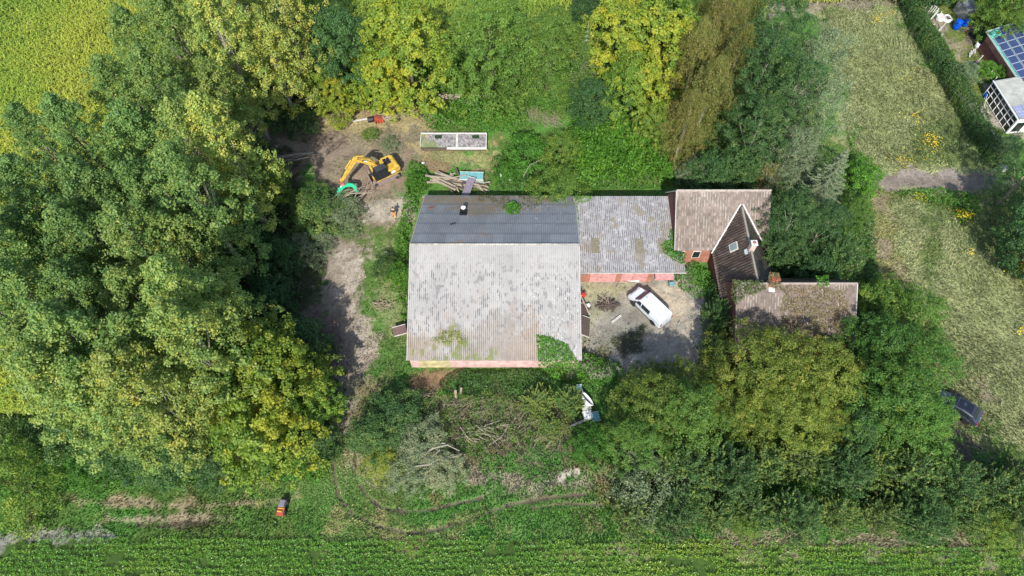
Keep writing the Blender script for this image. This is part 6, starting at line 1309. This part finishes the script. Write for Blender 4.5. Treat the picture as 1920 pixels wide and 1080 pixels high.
# ------------------------------------------------------------------ neighbour's house, conservatory and garden
NO = P(1850, 60, 2.8); NO.z = 0; nb = thing('neighbour_house', 'red brick house with rows of solar panels on its roof', 'house', NO, rad(5.3))
rs = 1.25 / 3.3
nroof = lambda fu, fv, iu, iv, c: np.tile([.12, .42, .34], (len(fu), 1)) * (.8 + .3 * hsh(iu, iv))[:, None]
sheet('roof', (0, 0, 2.8), (0, -20, 2.8), (3.3, -20, 4.05), (3.3, 0, 4.05), M['tile'], nb, .25, 1.0, .03, nroof, 4, 1)
sheet('roof', (9.5, -20, 1.7), (9.5, 0, 1.7), (3.3, 0, 4.05), (3.3, -20, 4.05), M['tile'], nb, .25, 1.0, .03, nroof, 4, 1)
MB().box(.3, 9.2, -19.7, -.3, 0, 1.65).build('wall', M['brickdark'], nb); MB().box(.3, .55, -19.7, -.3, 1.653, 2.75).build('wall', M['brick'], nb)
MB().prism([(.553, 1.653), (9.2, 1.653), (3.3, 3.9), (.553, 2.85)], -.6, -.35).build('gable_wall', M['brickdark'], nb)
MB().box(-.14, .0, -20, .05, 2.72, 2.86).build('gutter', M['gutter'], nb, bevel=.03); MB().tube([(0, .05, 2.86), (3.3, .05, 4.12), (9.5, .05, 1.8)], .09, 5).build('verge_board', M['gutter'], nb)
MB().tube([(.1, -1.6, 2.6), (.12, -4.2, 2.4)], .06, 6).build('downpipe', M['trim'], nb)
for r in range(14):
    for c in range(3):
        if r == 0 and c == 0: continue
        y_ = -1.3 * r - .55 - .25; xx = .18 + c * 1.04; z_ = 2.8 + (xx + .49) * rs + .1
        p_ = MB().box(xx, xx + 1.01, y_ - .63, y_ + .63, z_ - .02, z_ + .02, ty=-math.atan(rs)).build('solar_panel', M['alu'], nb)
        MB().box(xx + .04, xx + .97, y_ - .59, y_ + .59, z_ + .012, z_ + .027, ty=-math.atan(rs), c=(xx + .49, y_, z_)).build('cells', M['solar'], p_)
CO = P(1864, 150.5, 2.6); CO.z = 0; cv = thing('conservatory', 'white glazed conservatory with a pale corrugated roof against the brick house', 'conservatory', CO, rad(5.3))
sheet('roof', (0, -6.9, 2.5), (3.3, -6.9, 3.0), (3.3, 0, 3.0), (0, 0, 2.5), M['tile'], cv, .3, .35, .0, lambda fu, fv, iu, iv, c: np.tile([.3, .31, .28], (len(fu), 1)) * (.8 + .25 * fbm(c[:, 0] * 2, c[:, 1] * 6, 3))[:, None], 2, 1, saw=.05)
for r in range(2):
    for c in range(3): 
        xx = .15 + c * 1.02; y_ = -5.3 - r * 1.1; z_ = 2.5 + (xx + .48) * .152 + .12
        p_ = MB().box(xx, xx + .95, y_ - .5, y_ + .5, z_ - .02, z_ + .02, ty=-.151).build('solar_panel', M['alu'], cv)
        for a in (0, 1):
            for b in (0, 1): MB().box(xx + .04 + a * .45, xx + .46 + a * .45, y_ - .47 + b * .48, y_ - .03 + b * .48, z_ + .012, z_ + .026, ty=-.151, c=(xx + .475, y_, z_)).build('cells', mat('pale solar cell', (.25, .27, .42), .3), p_)
MB().box(.08, .12, -6.8, -.1, .05, 2.4).build('glazing', M['glass'], cv)
fr = MB()
for k in range(8): y_ = -.1 - k * 6.7 / 7; fr.box(.0, .14, y_ - .035, y_ + .035, 0, 2.42)
fr.build('frame_post', M['white2'], cv); fr = MB()
for z_ in (.0, .95, 1.7, 2.36): fr.box(.01, .13, -6.8, -.1, z_, z_ + .05)
fr.build('frame_rail', M['white2'], cv)
MB().box(0, 3.3, -6.95, -6.81, 0, 2.45).build('front_wall', M['white2'], cv); MB().box(.35, 1.5, -6.98, -6.953, .3, 1.9).build('door', M['glass'], cv)
MB().box(1.9, 2.9, -6.98, -6.953, 1.0, 1.9).build('window', M['glass'], cv); MB().box(-.1, .0, -6.95, .05, 2.42, 2.54).build('gutter', M['white2'], cv)
def barrel(name, label, px, py, r, h, m, lie=None, z=0, cat='barrel', open_=False):
    q = P(px, py, h / 2); e = thing(name, label, cat, (q.x, q.y, z)); 
    if lie is not None: e.rotation_euler = (rad(90), 0, lie); e.location.z = r
    mb = MB(); zs = [0, .03, h * .33, h * .35, h * .37, h * .66, h * .68, h * .7, h - .03, h]; rs_ = [r * .93, r, r, r * 1.04, r, r, r * 1.04, r, r, r * .93]
    n = 20
    for z_, rr in zip(zs, rs_): mb.v += [(rr * math.cos(2 * math.pi * j / n), rr * math.sin(2 * math.pi * j / n), z_ - (h / 2 if lie is not None else 0)) for j in range(n)]
    for k in range(9):
        for j in range(n): mb.f.append((k * n + j, k * n + (j + 1) % n, (k + 1) * n + (j + 1) % n, (k + 1) * n + j))
    mb.f.append(tuple(range(n))); mb.f.append(tuple(9 * n + j for j in range(n))[::-1]); mb.build('drum', m, e, smooth=True)
    zz = h - (h / 2 if lie is not None else 0); MB().wheel((0, 0, zz + .01), r * (.8 if open_ else .3), .03, 'z', 16, bev=.005).build('lid', M['black'] if open_ else m, e); return e
barrel('water_barrel', 'larger blue water barrel standing below the garden shed', 1796, 46, .48, 1.3, M['blue'])
barrel('water_barrel', 'smaller blue water barrel with a white spot, right of the larger one', 1811, 43, .36, .95, M['blue'])
barrel('water_tub', 'white tub with dark water at the corner of the solar house', 1835, 84, .4, .8, M['white2'], cat='tub', open_=True)
barrel('watering_tub', 'bright blue tub with a hose standing left of the conservatory', 1851, 178, .36, .7, M['blue'], cat='tub')
q = P(1851, 178, .7); mb = MB().tube([(q.x, q.y, .75), (q.x - .3, q.y - .7, .5), (q.x - .55, q.y - 1.5, .05), (q.x - .4, q.y - 2.6, .05)], .035, 6).build('hose', M['oldwhite']); tag(mb, 'pale hose running from the bright blue tub to the lawn', 'hose')
q = P(1802, 28); sh_ = thing('garden_shed', 'small grey garden shed behind the blue barrels', 'shed', (q.x, q.y, 0), rad(8))
MB().box(-.75, .75, -1.3, 1.2, 0, 1.9).build('wall', M['concrete'], sh_); MB().prism([(-1.45, 1.9), (1.35, 2.05), (1.35, 2.12), (-1.45, 1.97)], -.85, .85, ax='x').build('roof', mat('grey shed roof', (.36, .37, .37), .8, 0, .2, 4), sh_)
rr = MB(); [rr.box(-.8 + k * .2, -.76 + k * .2, -1.4, 1.3, 2.0, 2.14) for k in range(9)]; rr.build('roof_ribs', M['trim'], sh_); MB().box(-.4, .4, -1.33, -1.303, .1, 1.7).build('door', M['trim'], sh_)
q = P(1828, 66); ty_ = thing('tractor_tyre', 'large black tractor tyre lying on the ground beside the solar house', 'tyre', (q.x, q.y, 0))
MB().wheel((0, 0, .25), .75, .45, 'z', 28, r2=.42, bev=.12).build('tyre', M['rubber'], ty_, smooth=True); lg = MB()
for k in range(20): t = k * .314; lg.box(.73 * math.cos(t) - .05, .73 * math.cos(t) + .05, .73 * math.sin(t) - .05, .73 * math.sin(t) + .05, .05, .45, rz=t)
lg.build('tread', M['rubber'], ty_)
def frame(label, px, py, lx, ly, rz, fill):
    q = P(px, py, .4); e = thing('cold_frame', label, 'cold frame', (q.x, q.y, 0), rz)
    for s_ in (1, -1): MB().box(-lx / 2, lx / 2, s_ * ly / 2 - .09, s_ * ly / 2 + .09, 0, .45).build('side_board', M['white2'], e, bevel=.01); MB().box(s_ * lx / 2 - .09, s_ * lx / 2 + .09, -ly / 2 + .093, ly / 2 - .093, 0, .45).build('side_board', M['white2'], e, bevel=.01)
    MB().box(-lx / 2 + .093, lx / 2 - .093, -ly / 2 + .093, ly / 2 - .093, 0, .3).build('filling', fill, e)
frame('white framed box with a pinkish cover by the garden fence posts', 1765, 31, .95, 1.0, .15, mat('pinkish cover', (.6, .5, .48), .7)); frame('white framed box filled with dark earth right of the pinkish one', 1777, 33, .85, 1.1, .2, M['bark'])
PST = [(1727, 25), (1737, 27), (1741, 27), (1745, 29), (1749, 32), (1743, 38), (1746, 36), (1755, 38), (1762, 57), (1755, 80), (1722, 24), (1843, 140), (1848, 148), (1852, 154), (1856, 160), (1829, 120), (1852, 122), (1840, 52)]
for j, (a, b) in enumerate(PST):
    q = P(a, b); e = thing('garden_post', None, 'post', (q.x, q.y, 0), 0, 'thin white posts in the neighbour garden'); e['label'] = ['leftmost thin white post, left of the bean row under the trees', 'first post of the white row from the left', 'second post of the white row from the left', 'third post of the white row from the left', 'post of the white row nearest the framed boxes', 'left one of two front posts below the white row', 'right one of two front posts below the white row', 'post touching the pinkish framed box', 'lone white post on the bare soil above the lath', 'lone white post at the lower end of the bare soil', 'white post against the foot of the hedge trees', 'topmost post of the conservatory bed', 'second post from the top of the conservatory bed', 'third post from the top of the conservatory bed', 'lowest post of the conservatory bed', 'left post of the dug garden bed', 'post between garden shrub and brick wall', 'post at the corner of the solar roof'][j]
    MB().box(-.035, .035, -.035, .035, 0, 1.5, ty=random.uniform(.0, .2), c=(0, 0, 0)).build('post', M['white2'], e); MB().wheel((0, 0, 1.5), .05, .04, 'z', 8, bev=.005).build('cap', M['white2'], e).rotation_euler = (0, 0, 0)
for j, (a, b, l, z_, r_) in enumerate(((1747, 49, 1.2, .08, .6), (1762, 55, 1.1, .06, .9), (1756, 76, 1.1, .06, .9), (1751, 84, .9, .06, .8), (1820, 100, 1.2, .1, 1.1), (1824, 97, 1.2, .12, 1.0), (1818, 103, .9, .1, 1.2), (1828, 96, .9, .1, 1.15))):
    flat('white_lath', ['white lath lying by the framed boxes', 'white lath left of the lawn patch', 'white lath at the lower end of the lawn', 'short white lath below the longer one', 'white lath leaning in the bundle by the tub, longest', 'white lath in the bundle by the tub, middle', 'white lath at the left of the bundle by the tub', 'white lath at the right of the bundle by the tub'][j], 'lath', a, b, l, .09, .05, r_, M['white2'], z_)
for j, (a, b, lx, ly, lab) in enumerate(((1799, 161, .6, .5, 'white stone block by the hedge, upper one'), (1798, 178, .6, .3, 'white stone block by the hedge, middle one'), (1808, 187, .8, .7, 'white square frame on the lawn beside the hedge'), (1781, 131, .5, .3, 'small white stone by the hedge top'), (1873, 320, 1.0, .9, 'pale grey cube shaped container at the end of the dirt track'))):
    flat('white_block' if j < 4 else 'storage_box', lab, 'block' if j < 4 else 'container', a, b, lx, ly, .2 if j < 4 else .8, .3, M['white2'] if j < 4 else mat('grey plastic box', (.4, .43, .46), .6), .05, ribs=3)
q0, q1 = P(1836, 203), P(1866, 262); wl = tag(MB().tube([(q0.x, q0.y, .1), tuple(q0.lerp(q1, .5) + Vector((.1, 0, .1))), (q1.x, q1.y, .1)], .12, 6).build('garden_kerb', M['oldwhite']), 'pale stone kerb between hedge and conservatory path', 'kerb')
q = P(463, 494); tag(MB().box(q.x - .5, q.x + .5, q.y - .4, q.y + .4, .1, .5, rz=.4).build('white_sack', mat('pale rubble sack', (.5, .52, .54), .8, 0, .3, 4, .5), bevel=.12), 'pale sack lying in the shade of the poplar grove', 'sack')
for j, (a, b, lab) in enumerate(((543, 226, 'white scrap at the top left of the clearing'), (909, 191, 'white blossom like scrap above the bramble mat'), (793, 306, 'white sheet fragment left of the plank pile'), (939, 338, 'white scrap on the weeds right of the plank pile'), (956, 345, 'white scrap near the rear eave of the barn'), (1102, 573, 'white scrap beside the firewood heap'), (1092, 521, 'white pot at the corner of barn and garage'))):
    q = P(a, b, .3); tag(MB().poly([(q.x + .3 * math.cos(t) * random.uniform(.5, 1), q.y + .25 * math.sin(t), random.uniform(.3, .5) + (.9 if j in (1, 3, 4) else 0)) for t in [k * 1.05 for k in range(6)]], .06).build('scrap_piece', M['white2']), lab, 'scrap')
for o in bpy.data.objects:
    if o.name.startswith('garden_post') and o.type == 'EMPTY': o['group'] = 'thin white posts in the neighbour garden'
